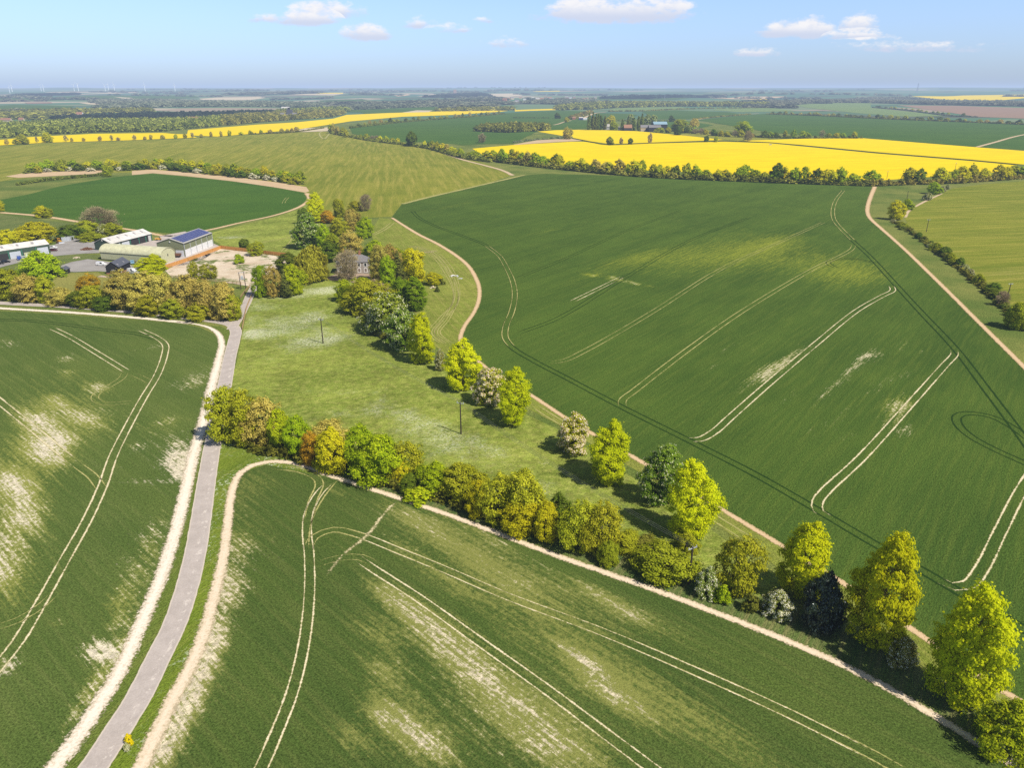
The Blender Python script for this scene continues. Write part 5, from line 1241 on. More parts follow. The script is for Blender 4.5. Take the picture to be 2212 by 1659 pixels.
wood([(1195, 235), (1240, 229), (1290, 225), (1400, 224), (1480, 225), (1580, 226), (1660, 226), (1660, 229.5), (1560, 230), (1460, 230), (1330, 233), (1280, 236.5), (1210, 238)], 16, 15, L['wood'], 'long brown-green wood on the skyline above the farmstead', 9)
wood([(1657, 230), (1657, 223), (1760, 219), (1850, 214), (1960, 212), (2000, 216), (2060, 220), (2212, 222), (2300, 224), (2300, 231), (2212, 230), (2000, 226), (1890, 222.5), (1780, 222)], 22, 14, L['wood_hazed'], 'long grey-green wood below the far right rape field', 10)
wood([(1026, 284), (1100, 287), (1186, 282), (1188, 276), (1110, 275), (1040, 277)], 9, 11, L['wood'], 'small brown and green copse left of the rape field', 11)
wood([(1222, 259), (1262, 246), (1282, 240), (1275, 246), (1240, 258)], 12, 9, L['wood'], 'strip of trees leading down to the far farmyard', 12)
wood([(915, 210), (960, 207), (1040, 203), (1060, 208), (1020, 211)], 45, 18, L['wood_dark'], 'dark wood on the far hill below the tower', 13)
wood([(940, 205), (1000, 200.5), (1030, 202), (990, 205)], 60, 16, L['wood_hazed'], 'grey wood around the hilltop tower', 14)
wood([(1290, 213), (1400, 209), (1560, 208), (1560, 211), (1400, 214)], 60, 18, L['wood_dark'], 'dark woods on the far ridge behind the farmstead', 15)
wood([(1110, 222), (1200, 217), (1290, 215), (1290, 222), (1200, 226)], 45, 12, L['wood_hazed'], 'trees among the houses of the far village', 16)
wood([(480, 205), (560, 202), (700, 200), (700, 202), (560, 206)], 90, 18, L['wood_hazed'], 'distant woods on the left hill', 17)
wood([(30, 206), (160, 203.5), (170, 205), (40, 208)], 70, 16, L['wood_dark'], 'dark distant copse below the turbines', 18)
wood([(190, 219), (330, 216), (420, 219), (560, 221), (500, 225), (300, 226), (210, 224)], 30, 12, L['wood_hazed'], 'mauve-grey wood below the pale stubble field', 19)
wood([(700, 224), (900, 219), (1100, 215), (1100, 217), (900, 223), (720, 227)], 40, 12, L['wood_hazed'], 'thin woods on the valley floor', 20)
# scattered far belts on the hills, one mass
rg = np.random.default_rng(77); pts = []
for _ in range(50):
    r_ = math.exp(rg.uniform(math.log(3200), math.log(15500))); a = rg.uniform(-.68, .68); ang = rg.normal(0, .35); ln = rg.uniform(.05, .16) * r_
    for _ in range(int(24)):
        t = rg.uniform(-.5, .5) * ln
        pts.append((math.sin(a) * r_ + math.cos(ang) * t, math.cos(a) * r_ + math.sin(ang) * t + rg.normal(0, 15)))
n = len(pts)
mass('woodland', pts, rg.uniform(10, 18, n), rg.uniform(40, 80, n), L['wood_hazed'], 'hedges and belts of trees scattered over the far hills', 'wood', 'stuff', 78)

HD = L['scrub']
hedge([(1060, 348), (1200, 365), (1400, 383), (1600, 392), (1880, 402)], 5.2, 7, L['wood'], 'low dark olive hedge under the tree row below the rape', 1)
hedge([(1885, 402), (1960, 399), (2060, 396), (2205, 386), (2300, 379)], 5.2, 7, L['wood'], 'low hedge under the right clump below the rape', 2)
hedge([(715, 288), (800, 304), (870, 313), (930, 322), (1000, 342), (1058, 350)], 4.6, 7, L['wood'], 'low hedge running between ley field and green field', 3)
hedge([(40, 400), (100, 391), (180, 383), (235, 377)], 2.6, 4, HD, 'short low hedge at the top edge of the middle wheat', 4)
hedge([(56, 375), (120, 369), (200, 368), (300, 366), (340, 363), (420, 371), (520, 382), (590, 389), (652, 398)], 4.5, 6, L['scrub'], 'dark hedge filling between the trees beyond the middle wheat', 21)
hedge([(1932, 479), (1985, 513), (2040, 557), (2095, 599), (2150, 649), (2215, 706)], 1.6, 3.2, L['scrub'], 'low dark hedge bottom along the right ley field', 22, .2)
hedge([(540, 290), (620, 287), (700, 277)], 2.5, 5, HD, 'dark low hedge under the right part of the left rape', 5)
hedge([(756, 277), (870, 264), (1000, 254), (1090, 246)], 4, 7, HD, 'long hedge between the left rape and the green field', 6)
hedge([(1110, 308), (1160, 302), (1235, 297)], 2.5, 5, L['grey'], 'pale patchy hedge along the stubble strip', 7, .3)
hedge([(1316, 241), (1400, 239.5), (1470, 236), (1560, 234), (1657, 233)], 5, 9, L['wood'], 'hedge between the pale pasture and the green field', 8, .2)
hedge([(1500, 258), (1560, 252), (1620, 247)], 4, 9, L['wood'], 'bushy hedge beside the pale farm track on the right', 9, .15)
hedge([(1657, 246.5), (1760, 250), (1908, 257), (2060, 263), (2230, 270)], 4.5, 9, L['wood'], 'long hedge along the top of the wide dark green field', 10)
hedge([(1885, 232.5), (1940, 237), (2000, 244), (2060, 251), (2109, 253)], 4.5, 9, L['wood_hazed'], 'dark hedge bordering the ploughed brown field', 11)
hedge([(1110, 254.5), (1185, 255)], 2.5, 7, HD, 'thin dark hedge across the far green field', 12)
hedge([(1286, 261), (1340, 261), (1400, 262), (1480, 261)], 4, 8, L['wood'], 'hedge behind the farmstead', 13, .2)
hedge([(1460, 286), (1510, 287), (1590, 292), (1660, 298), (1860, 299)], 4, 6, HD, 'hedge along the top edge of the rape field', 14, .1)
hedge([(1195, 236), (1290, 231), (1400, 230.5)], 5, 9, L['wood'], 'hedge at the foot of the skyline wood', 15)
hedge([(0, 650), (100, 655), (250, 668), (400, 685), (490, 692)], 1.6, 2.4, HD, 'low bramble hedge under the trees along the lane', 16, .15)
hedge([(520, 965), (620, 992), (760, 1030), (900, 1066), (1060, 1120), (1200, 1168)], 2.2, 3, HD, 'dark undergrowth beneath the lower hedge trees', 17, .2)
hedge([(760, 655), (800, 706), (860, 755)], 2.0, 3, HD, 'dark undergrowth below the flowering chestnuts', 18, .1)
# ------------------------------------------------------------------ buildings
M_SHEETW = pbr('pale_roof_sheet', (0.64, 0.61, 0.58), .55, var=.16, scale=.35)
M_WHITE = pbr('white_paint', (0.74, 0.73, 0.73), .5, var=.06)
M_DOORG = pbr('roller_door_grey', (0.50, 0.53, 0.58), .5, var=.05)
M_DKGREEN = pbr('dark_green_cladding', (0.045, 0.075, 0.05), .6, var=.15)
M_GREENTRIM = pbr('green_steel', (0.04, 0.20, 0.13), .5)
M_OLIVECLAD = pbr('olive_cladding', (0.20, 0.215, 0.12), .6, var=.1)
M_CREAM = pbr('cream_sheeting', (0.50, 0.49, 0.31), .6, var=.08)
M_CREAMROOF = pbr('cream_roof_sheeting', (0.60, 0.58, 0.38), .55, var=.13, scale=.4)
M_GREYROOF = pbr('grey_roof_sheet', (0.42, 0.40, 0.37), .6, var=.1)
M_BLACKW = pbr('black_boarding', (0.018, 0.018, 0.022), .7, var=.3, scale=3)
M_SLATE = pbr('slate_roof', (0.095, 0.10, 0.125), .5, var=.25, scale=3)
M_SLATEH = pbr('weathered_slate', (0.20, 0.19, 0.195), .6, var=.2, scale=2.5)
M_FLINT = pbr('flint_wall', (0.33, 0.29, 0.26), .9, var=.25, scale=4, bump=.4)
M_STONE = pbr('stone_wall', (0.52, 0.42, 0.27), .9, var=.12)
M_BRICK = pbr('red_brick', (0.34, 0.15, 0.085), .9, var=.2)
M_TILE = pbr('red_tile_roof', (0.30, 0.15, 0.09), .8, var=.2)
M_GLASS = pbr('window_glass', (0.02, 0.025, 0.03), .1, var=.1)
M_BOARDED = pbr('boarded_window', (0.20, 0.155, 0.135), .8, var=.1)
M_SKYL = pbr('rooflight', (0.30, 0.28, 0.29), .4, var=.1)
M_DARK = pbr('dark_parts_and_bay_shade', (0.03, 0.028, 0.028), .9)  # near-black fittings; also paints the shade inside open bays
M_CONC = pbr('concrete_panel', (0.46, 0.45, 0.44), .9, var=.1)
M_WOODO = pbr('orange_boards', (0.55, 0.27, 0.075), .8, var=.18, scale=2)
M_WOODP = pbr('weathered_rail', (0.42, 0.28, 0.13), .9, var=.2)
M_POLE = pbr('tarred_pole', (0.05, 0.034, 0.026), .9, var=.2)
M_STEEL = pbr('galvanised_steel', (0.55, 0.57, 0.62), .45, .3)
M_BLUEROOF = pbr('blue_roof_sheet', (0.25, 0.38, 0.46), .6)
M_RUST = pbr('rusty_scrap', (0.16, 0.075, 0.04), .9, var=.5, scale=2)
m, N = new_mat('solar_glass')
br = N.n('ShaderNodeTexBrick', {'Vector': N.n('ShaderNodeUVMap').outputs[0], 'Color1': (0.035, 0.045, 0.16, 1), 'Color2': (0.05, 0.06, 0.20, 1), 'Mortar': (0.30, 0.30, 0.42, 1), 'Scale': 1.0, 'Mortar Size': 0.05, 'Brick Width': 1.05, 'Row Height': 1.7}, offset=0.0)
N.out(N.n('ShaderNodeBsdfPrincipled', {'Base Color': br.outputs[0], 'Roughness': .25}).outputs[0])
M_SOLAR = m

def frame_on(A, Bp):
    A, Bp = G(*A), G(*Bp)
    return A, math.atan2(Bp[1] - A[1], Bp[0] - A[0]), math.hypot(Bp[0] - A[0], Bp[1] - A[1])

def gable(name, label, cat, A, Bp, width, eave, ridge, wallm, roofm, over=0.35, length=None, loc=None):
    """x runs along the building from A to B, y across to the left"""
    g, rz, ln = frame_on(A, Bp)
    ln = length or ln
    r = empty(name, g, rz, label, cat)
    w = width
    mb = MB(); mb.add([(0,0,-.2),(ln,0,-.2),(ln,w,-.2),(0,w,-.2),(0,0,eave),(ln,0,eave),(ln,w,eave),(0,w,eave),(0,w/2,ridge),(ln,w/2,ridge)],
                      [(0,1,5,4),(2,3,7,6),(0,4,8,7,3),(1,2,6,9,5),(0,3,2,1),(4,5,9,8),(6,7,8,9)])
    mb.build('wall', wallm, r)
    t = .12; s = (ridge - eave) / (w / 2); e = eave - over * s + .06
    mb = MB()
    for y0, y1, in ((-over, w / 2), (w + over, w / 2)):
        mb.add([(-over, y0, e), (ln + over, y0, e), (ln + over, y1, ridge + .06), (-over, y1, ridge + .06),
                (-over, y0, e + t), (ln + over, y0, e + t), (ln + over, y1, ridge + t + .06), (-over, y1, ridge + t + .06)],
               [(0,3,2,1),(4,5,6,7),(0,1,5,4),(1,2,6,5),(2,3,7,6),(3,0,4,7)])
    roof = mb.build('roof', roofm, r)
    MB().tube((-over, -over - .05, e + .02), (ln + over, -over - .05, e + .02), .09, .09, 6).build('gutter', M_DARK, roof)
    def on_roof(x, u):     # u 0 at the near eave, 1 at the ridge
        return (x, u * w / 2, eave + (ridge - eave) * u + t + .10)
    return r, roof, ln, on_roof

def rooflights(roof, on_roof, xs, u0, u1, wdt, mat=None):
    for x in xs:
        MB().sheet([on_roof(x, u0), on_roof(x + wdt, u0), on_roof(x + wdt, u1), on_roof(x, u1)]).build('rooflight', mat or M_SKYL, roof)

# barn with solar panels
r, roof, ln, orf = gable('solar_barn', 'tall olive barn with white lower doors and solar panels on its roof', 'barn', (401.3, 555.2), (461.4, 530.7), 14.6, 6.9, 9.2, M_OLIVECLAD, M_GREYROOF)
pan = MB().sheet([orf(.9, .08), orf(ln - .5, .08), orf(ln - .5, .94), orf(.9, .94)]).build('solar_panel', M_SOLAR, roof)
uvl = pan.data.uv_layers.new(name='uv')
for i, c in enumerate([(0, 0), (ln, 0), (ln, 8.0), (0, 8.0)]): uvl.data[i].uv = c
for i in range(5):
    x0 = .35 + i * (ln - .5) / 5
    MB().box(x0, x0 + (ln - .5) / 5 - .45, -.06, .04, .05, 3.6).build('door', M_WHITE, r)
for i in range(2):
    y0 = .6 + i * 4.9
    MB().box(-.06, .05, y0, y0 + 4.3, .05, 3.4).build('door', pbr('shaded_white_door', (.6, .62, .68), .6), r)
mb = MB()
for i in range(6): mb.box(.0 + i * (ln - .3) / 5, .3 + i * (ln - .3) / 5, -.12, .1, 0, 6.9)
mb.build('steel_frame', M_STEEL, r)
MB().tube((-.1, 7.3, 7.6), (-.3, 7.3, 7.45), .45, .3, 10).build('wall_lamp', M_WHITE, r)
MB().box(ln * .82, ln * .82 + .35, -.1, .05, 5.4, 6.0).build('vent', M_DARK, r)

# open fronted shed with pale roof
r, roof, ln, orf = gable('open_fronted_shed', 'pale-roofed dark green shed with open bays on its right half', 'shed', (243.5, 542.4), (329.6, 519.6), 11.0, 3.9, 6.3, M_DKGREEN, M_SHEETW)
rooflights(roof, orf, [ln * f for f in (.07, .28, .48, .68, .87)], .45, .78, 1.0)
for f0, f1 in ((.05, .2), (.24, .42)): MB().box(ln * f0, ln * f1, -.07, .05, 0, 3.1).build('door', M_DOORG, r)
for f0, f1 in ((.46, .65), (.67, .82), (.84, .97)): MB().box(ln * f0, ln * f1, -.05, .06, 0, 3.4).build('bay_shade_panel', M_DARK, r)  # dark panels on the wall stand in for the bays' inner shade
for f in (.44, .655, .83, .985): MB().box(ln * f, ln * f + .3, -.2, .1, 0, 3.8).build('post', M_GREENTRIM, r)
MB().box(-.06, .05, .6, 6.5, 0, 1.6).build('concrete_panel', M_CONC, r)
MB().tube((-.1, 5.5, 5.3), (-.3, 5.5, 5.2), .4, .3, 10).build('wall_lamp', M_WHITE, r)
MB().box(ln * .9, ln * .97, -.09, .03, 0, 3.3).build('side_wall', M_CONC, r)

# long shed on the left edge
r, roof, ln, orf = gable('long_shed', 'long pale-roofed shed with grey roller doors cut by the left frame edge', 'shed', (110.2, 547), (31.3, 559), -10.0, 4.4, 6.6, M_DKGREEN, M_SHEETW, length=46)
MB().box(.9, 6.0, -.05, .07, 0, 3.6).build('roller_door', M_DOORG, r)
MB().box(7.2, 12.4, -.05, .07, 0, 2.3).build('roller_door', M_CREAM, r)
MB().box(13.8, 18.8, -.05, .07, 0, 3.5).build('roller_door', M_DOORG, r)
MB().box(19.6, 24.0, -.05, .06, 0, 3.2).build('bay_shade_panel', M_DARK, r)  # dark panel painted in place of the bay's shaded interior
MB().box(25.0, 29.0, -.05, .07, 0, 3.4).build('roller_door', M_DOORG, r)
for x in (6.5, 13.1, 19.2, 24.4): MB().box(x, x + .3, -.05, .16, 0, 4.3).build('post', M_GREENTRIM, r)
MB().box(-.06, .05, -9.4, -.4, 0, 1.7).build('concrete_panel', M_CONC, r)
rooflights(roof, lambda x, u: (x, -u * 5.0, 4.4 + 2.2 * u + .24), (6, 13, 20, 27, 34), .45, .8, 1.1)

# arched barn
g, rz, ln = frame_on((219, 561.3), (351, 571))
r = empty('arched_barn', g, rz, 'cream round-roofed corrugated barn in the middle of the farmyard', 'barn')
e_, wd, rise = 4.0, 9.6, 3.2
prof = [(wd * .5 - wd * .5 * math.cos(math.pi * i / 18), e_ + rise * math.sin(math.pi * i / 18)) for i in range(19)]
mb = MB(); n = len(prof)
body = [(0, -.2)] + prof + [(wd, -.2)]
mb.add([(.12, y, z) for y, z in body] + [(ln - .12, y, z) for y, z in body],
       [tuple(range(len(body))), tuple(range(2 * len(body) - 1, len(body) - 1, -1)), (0, 1, len(body) + 1, len(body)), (len(body) - 2, len(body) - 1, 2 * len(body) - 1, 2 * len(body) - 2)])
mb.build('wall', M_CREAM, r)
mb = MB(); o1 = [(wd * .5 - (wd * .5 + .25) * math.cos(math.pi * i / 18), e_ - .05 + (rise + .2) * math.sin(math.pi * i / 18)) for i in range(19)]
o0 = [(wd * .5 - (wd * .5 + .12) * math.cos(math.pi * i / 18), e_ - .1 + (rise + .1) * math.sin(math.pi * i / 18)) for i in range(19)]
for i in range(18):
    a, b, c, d = o1[i], o1[i + 1], o0[i], o0[i + 1]
    mb.add([(-.2, *a), (ln + .2, *a), (ln + .2, *b), (-.2, *b), (-.2, *c), (ln + .2, *c), (ln + .2, *d), (-.2, *d)], [(0,1,2,3),(4,7,6,5),(0,4,5,1),(3,2,6,7),(0,3,7,4),(1,5,6,2)])
mb.build('roof', M_CREAMROOF, r)
MB().box(-.05, ln + .05, -.14, .02, e_ - .35, e_ - .02).build('gutter', M_DARK, r)
MB().box(0, ln, -.06, .02, -.1, .5).build('plinth', M_DARK, r)
MB().box(ln - .1, ln - .02, 4.5, 5.0, 3.2, 4.2).build('vent', M_DARK, r)
MB().box(ln - .3, ln - .02, -.1, .15, 0, e_).build('corner_post', M_STEEL, r)

# black boarded barn, its annexe and the hut
r, roof, ln, orf = gable('black_barn', 'small black boarded barn with slate roof on a brick base', 'barn', (259, 592), (282.6, 580.3), 6.0, 3.4, 5.6, M_BLACKW, M_SLATE, .3)
rooflights(roof, orf, [1.0, ln * .62], .18, .42, .7)
MB().box(-.07, .05, 2.2, 3.4, .9, 2.1).build('window', M_CONC, r)
MB().box(-.09, .0, 2.4, 3.2, 1.05, 1.95).build('pane', M_GLASS, r)
MB().box(-.1, ln + .1, -.1, 6.1, -.2, .55).build('plinth', M_BRICK, r)
MB().box(1.2, 2.1, -.12, .02, .5, 2.6).build('door', M_WHITE, r)
t = empty('patio', G(228, 597), rz, 'paved brick patio in front of the black barn', 'patio')
MB().box(-2.5, 7.5, -2.2, .4, -.1, .25).build('paving', pbr('brick_paving', (.5, .38, .3), .9, var=.2), t)
gable('black_shed', 'small black shed between arched barn and black barn', 'shed', (253, 563), (261, 560.5), 2.6, 2.4, 3.1, M_BLACKW, M_SLATE, .2, length=3.6)
gable('black_hut', 'tiny black hut with pitched roof on the farm lawn', 'hut', (143.5, 593), (152.5, 589), 3.0, 2.2, 3.2, M_BLACKW, M_SLATE, .25)
r, roof, ln, orf = gable('lean_to_shelter', 'low flat tan-roofed shelter against the arched barn', 'shelter', (296, 577), (318, 578), 3.0, 2.0, 2.25, M_DARK, pbr('tan_felt', (.45, .38, .27), .9), .3)

# stone house
g, rz, ln = frame_on((728.3, 592.7), (797.5, 591.0))
r = empty('stone_house', g, rz, 'two-storey grey flint house with white window surrounds and hipped slate roof', 'house')
D, E_, RG = 9.0, 5.6, 8.3
MB().box(0, ln, 0, D, -.2, E_).build('wall', M_FLINT, r)
o = .35
mb = MB(); mb.add([(-o, -o, E_), (ln + o, -o, E_), (ln + o, D + o, E_), (-o, D + o, E_), (3.6, D / 2, RG), (ln - 3.6, D / 2, RG), (-o, -o, E_ - .15), (ln + o, -o, E_ - .15), (ln + o, D + o, E_ - .15), (-o, D + o, E_ - .15)],
                  [(0,1,5,4),(1,2,5),(2,3,4,5),(3,0,4),(6,9,8,7),(0,6,7,1),(1,7,8,2),(2,8,9,3),(3,9,6,0)])
roof = mb.build('roof', M_SLATEH, r)
for cx in (3.4, ln - 4.6):
    c = MB().box(cx, cx + .9, D / 2 - .45, D / 2 + .45, RG - 1.4, RG + 1.5).build('chimney', M_BRICK, roof)
    for k in (.25, .65): MB().tube((cx + k, D / 2, RG + 1.5), (cx + k, D / 2, RG + 2.0), .13, .10, 8).build('chimney_pot', M_TILE, c)
for fx in (.10, .30, .50, .70, .90):
    for z0, z1 in ((.9, 2.5), (3.5, 4.9)):
        if fx == .5 and z0 < 2: continue
        x = ln * fx
        f = MB().box(x - .8, x + .8, -.08, .04, z0 - .28, z1 + .28).build('window', M_WHITE, r)
        MB().box(x - .5, x + .5, -.10, .0, z0, z1).build('pane', M_BOARDED if z0 < 2 else M_GLASS, f)
for y in (2.2, 6.2):
    f = MB().box(ln - .04, ln + .08, y - .7, y + .7, 3.3, 5.0).build('window', M_WHITE, r)
    MB().box(ln, ln + .10, y - .45, y + .45, 3.5, 4.8).build('pane', M_GLASS, f)
x = ln * .5
d = MB().box(x - .9, x + .9, -.10, .04, 0, 2.9).build('door_surround', M_WHITE, r)
MB().box(x - .5, x + .5, -.13, .0, .05, 2.2).build('door', M_BOARDED, d)
mb = MB()
for s_ in (-1, 1): mb.box(x + s_ * .85 - .1, x + s_ * .85 + .1, -1.2, -1.0, 0, 2.5)
mb.box(x - 1.1, x + 1.1, -1.3, -.12, 2.5, 2.75)
mb.build('porch', M_WHITE, r)

# far farmstead and houses
def far_building(name, label, cat, x0, x1, ybase, depth_m, eave, ridge, wm, rm, doors=()):
    A, Bp = G(x0, ybase), G(x1, ybase)
    r, roof, ln, orf = gable(name, label, cat, (x0, ybase), (x1, ybase), depth_m, eave, ridge, wm, rm, .4)
    for f0, f1, h, mm in doors: MB().box(ln * f0, ln * f1, -.08, .05, 0, h).build('door', mm, r)
    return r
far_building('stone_barn', 'pale stone barn with grey roof and black doorway at the farmstead', 'barn', 1384, 1404.5, 283.5, 11, 7.5, 12, M_STONE, M_SLATEH, [(.52, .72, 6, M_BLACKW), (.78, .86, 6, B_YELLOW)])
far_building('black_farm_barn', 'black barn with grey roof right of the stone barn', 'barn', 1402, 1428, 284.5, 18, 8, 12.5, M_BLACKW, M_SLATEH)
far_building('blue_roofed_barn', 'barn with a pale blue roof behind the black barn', 'barn', 1412, 1441, 279, 22, 10, 15, M_BLACKW, M_BLUEROOF)
far_building('red_roofed_barn', 'barn with red-brown tiled roof seen between the poplars', 'barn', 1348, 1365, 282.5, 10, 6, 12, M_BLACKW, M_TILE)
far_building('low_farm_shed', 'low grey shed left of the red-roofed barn', 'shed', 1336, 1349, 281.5, 8, 4.5, 7.5, M_CONC, M_SLATEH)
far_building('grey_farm_shed', 'grey gabled shed hidden among the poplars', 'shed', 1307, 1317, 280, 14, 6, 11, M_CONC, M_GREYROOF)
far_building('white_cottage', 'small white cottage among trees right of the farmstead', 'cottage', 1495.5, 1501.5, 285, 7, 5, 8, M_WHITE, M_GREYROOF)
far_building('brick_cottage', 'red brick cottage left of the blue and white sheds', 'cottage', 1236.5, 1243, 258.5, 9, 5, 8.5, M_BRICK, M_TILE)
far_building('blue_shed', 'dark blue shed in the far roadside yard', 'shed', 1251, 1259, 259, 14, 6, 8, pbr('blue_cladding', (.05, .08, .25), .5), M_SHEETW, [(.3, .7, 5, M_DARK)])
far_building('white_shed', 'white shed right of the dark blue shed', 'shed', 1260, 1268, 259, 12, 4, 6, M_WHITE, M_SHEETW)
r = far_building('white_house', 'large white house with brown roof among trees left of the rape', 'house', 407, 428, 263.8, 14, 8, 14, M_WHITE, M_TILE)
for i in range(4): MB().box(4 + i * 5.4, 6 + i * 5.4, -.1, .05, 2, 5).build('window', M_GLASS, r)
far_building('red_roofed_house', 'house with an orange-red roof at the far left', 'house', 40, 50, 262, 10, 5, 10, M_STONE, M_TILE)
far_building('white_gabled_house', 'white house with a red roof end above the dark plantation', 'house', 165, 178, 253.5, 14, 9, 16, M_WHITE, M_TILE)
far_building('tan_roofed_house', 'house with tan roof at the left frame edge', 'house', 0, 22, 263, 12, 5, 10, M_STONE, M_TILE)
far_building('white_hall', 'long white building across the valley right of the mill', 'hall', 608, 625, 236, 20, 7, 10, M_WHITE, M_SHEETW)
# mill with a dark tower
g, rz, ln = frame_on((605, 255.5), (640, 255.5))
r, roof, ln, orf = gable('mill', 'grey mill with a dark stepped tower above its roof', 'mill', (605, 255.5), (640, 255.5), 22, 10, 16, M_DARK, M_SLATEH)
tw = MB().box(ln * .42, ln * .74, 4, 16, 0, 26).build('tower', pbr('tower_boarding', (.10, .10, .115), .8), r)
MB().box(ln * .48, ln * .60, 6, 14, 26, 31).build('tower_head', M_BLACKW, tw)
for f in (.1, .25, .8): MB().box(ln * f, ln * f + 3.5, -.1, .05, 3, 7).build('window', M_CONC, r)
MB().box(ln * .78, ln * 1.0, -6, 0, 0, 7).build('annexe', M_BRICK, r)
# hilltop tower
g = G(983, 204.5); H = height_to(g, 193.5); wd = metres(g, 6)
r = empty('hilltop_tower', g, 0, 'square brick tower on the far hill', 'tower')
MB().box(-wd / 2, wd / 2, -wd / 2, wd / 2, -5, H).build('wall', pbr('tower_brick', (.42, .27, .2), .9), r)
mb = MB()
for i in range(4): mb.box(-wd / 2 + i * wd / 3.5, -wd / 2 + (i + .6) * wd / 3.5, -wd / 2 - .3, -wd / 2 + .5, H, H + wd * .12)
mb.build('battlement', M_BRICK, r)
# village houses
rv = random.Random(9)
VH = [(x, 215 + rv.uniform(-2.5, 5) + (1150 - x) * .02) for x in range(1085, 1290, 9)]
for i, (x, y) in enumerate(VH):
    g = G(x, y); s = rv.uniform(.9, 1.3)
    w_, d_ = 20 * s, 12 * s
    r = empty('village_house', g, rv.uniform(-.4, .4), f'tiny house in the far valley village, {ordinal(i)} from left', 'house', 'houses of the far village')
    MB().box(0, w_, 0, d_, -2, 7 * s).build('wall', rv.choice([M_WHITE, M_CREAM, M_BRICK, M_STONE]), r)
    MB().add([(-.4, -.4, 7 * s), (w_ + .4, -.4, 7 * s), (w_ + .4, d_ + .4, 7 * s), (-.4, d_ + .4, 7 * s), (0, d_ / 2, 12 * s), (w_, d_ / 2, 12 * s)], [(0,1,5,4),(2,3,4,5),(1,2,5),(3,0,4),(0,3,2,1)]).build('roof', rv.choice([M_TILE, M_SLATEH, M_GREYROOF]), r)

# ------------------------------------------------------------------ wind turbines, pylons, poles
TB = [(120, 190, 108, 118), (148, 175, 132, 95), (495, 165, 490, 95), (527, 172, 505, 100), (890, 160, 875, 90), (940, 158, 932, 78), (1262, 165, 1250, 90), (1302, 162, 1292, 85), (1373, 168, 1362, 85), (1737, 168, 1722, 85), (2095, 165, 2082, 90)]
M_TURB = pbr('turbine_white', (0.95, 0.95, 0.95), .5, var=.02)
ROTN = [20, 0, 40, -8, 50, 65, 85, 25, 110, 0, 2]
for i, (bx, by, hx, hy) in enumerate(TB):
    px, py = bx * .18063, max(196.2, 166.5 + by * .18063)
    g = G(px, py); H = height_to(g, 166.5 + hy * .18063); k = H / 80
    r = empty('wind_turbine', g, R(-8), f'white three-bladed wind turbine on the horizon, {ordinal(i)} from left', 'wind turbine', 'wind turbines on the left horizon')
    MB().tube((0, 0, -10), (0, 0, H), 3.6 * k, 2.4 * k, 12).build('tower', M_TURB, r)
    n_ = MB().box(-1.6 * k, 1.6 * k, -3 * k, 5 * k, H - 1.5 * k, H + 2 * k).build('nacelle', M_TURB, r)
    MB().tube((0, -3 * k, H), (0, -5 * k, H), 1.8 * k, .6 * k, 10).build('hub', M_TURB, n_)
    for b in range(3):
        a = R(ROTN[i] + 120 * b); d = Vector((math.sin(a), 0, math.cos(a))); s_ = Vector((math.cos(a), 0, -math.sin(a))); c0 = Vector((0, -4 * k, H))
        pts = []
        for t, wl, wt in ((1, -1.0, 1.0), (6, -1.4, 3.0), (20, -1.2, 2.3), (40, -.7, .7)): pts.append((c0 + d * t * k + s_ * wl * k, c0 + d * t * k + s_ * wt * k))
        mb = MB()
        vs = [p for q in pts for p in q] + [p + Vector((0, -.5 * k, 0)) for q in pts for p in q]
        fs = []
        for j in range(3):
            a0 = j * 2; fs += [(a0, a0 + 1, a0 + 3, a0 + 2), (8 + a0, 8 + a0 + 2, 8 + a0 + 3, 8 + a0 + 1), (a0, a0 + 2, a0 + 10, a0 + 8), (a0 + 1, a0 + 9, a0 + 11, a0 + 3)]
        mb.add(vs, fs).build('blade', M_TURB, r)

M_PYL = pbr('pylon_steel', (0.22, 0.24, 0.27), .6, .2)
PY = [(567.5, 211, 198), (636, 217, 204), (702, 226, 207), (774, 228, 210), (966, 221, 210), (1044, 224, 213), (1435.6, 215, 204), (1600, 215, 199), (1761, 206, 193), (1980.6, 200, 179), (2210, 199, 184)]
for i, (x, yb, yt) in enumerate(PY):
    g = G(x, max(yb, 199)); H = max(30, height_to(g, yt)); k = H / 45
    r = empty('pylon', g, R(12), f'grey lattice electricity pylon in the distance, {ordinal(i)} from left', 'pylon', 'electricity pylons across the far land')
    mb = MB(); lv = [(0, 4.2), (10, 3.0), (20, 2.0), (28, 1.4), (45, .4)]
    th = .28 * k
    for (z0, a0), (z1, a1) in zip(lv, lv[1:]):
        c0 = [(sx * a0 * k, sy * a0 * k, z0 * k) for sx, sy in ((-1, -1), (1, -1), (1, 1), (-1, 1))]
        c1 = [(sx * a1 * k, sy * a1 * k, z1 * k) for sx, sy in ((-1, -1), (1, -1), (1, 1), (-1, 1))]
        for q in range(4):
            mb.tube(c0[q], c1[q], th, th, 4, False); mb.tube(c0[q], c1[(q + 1) % 4], th * .7, th * .7, 4, False); mb.tube(c0[(q + 1) % 4], c1[q], th * .7, th * .7, 4, False)
    mb.build('lattice_tower', M_PYL, r)
    for z in (28, 34, 40):
        MB().tube((-8 * k, 0, z * k), (8 * k, 0, z * k), th, th, 4).tube((-8 * k, 0, z * k), (0, 0, (z + 3) * k), th * .6, th * .6, 4).tube((8 * k, 0, z * k), (0, 0, (z + 3) * k), th * .6, th * .6, 4).build('cross_arm', M_PYL, r)

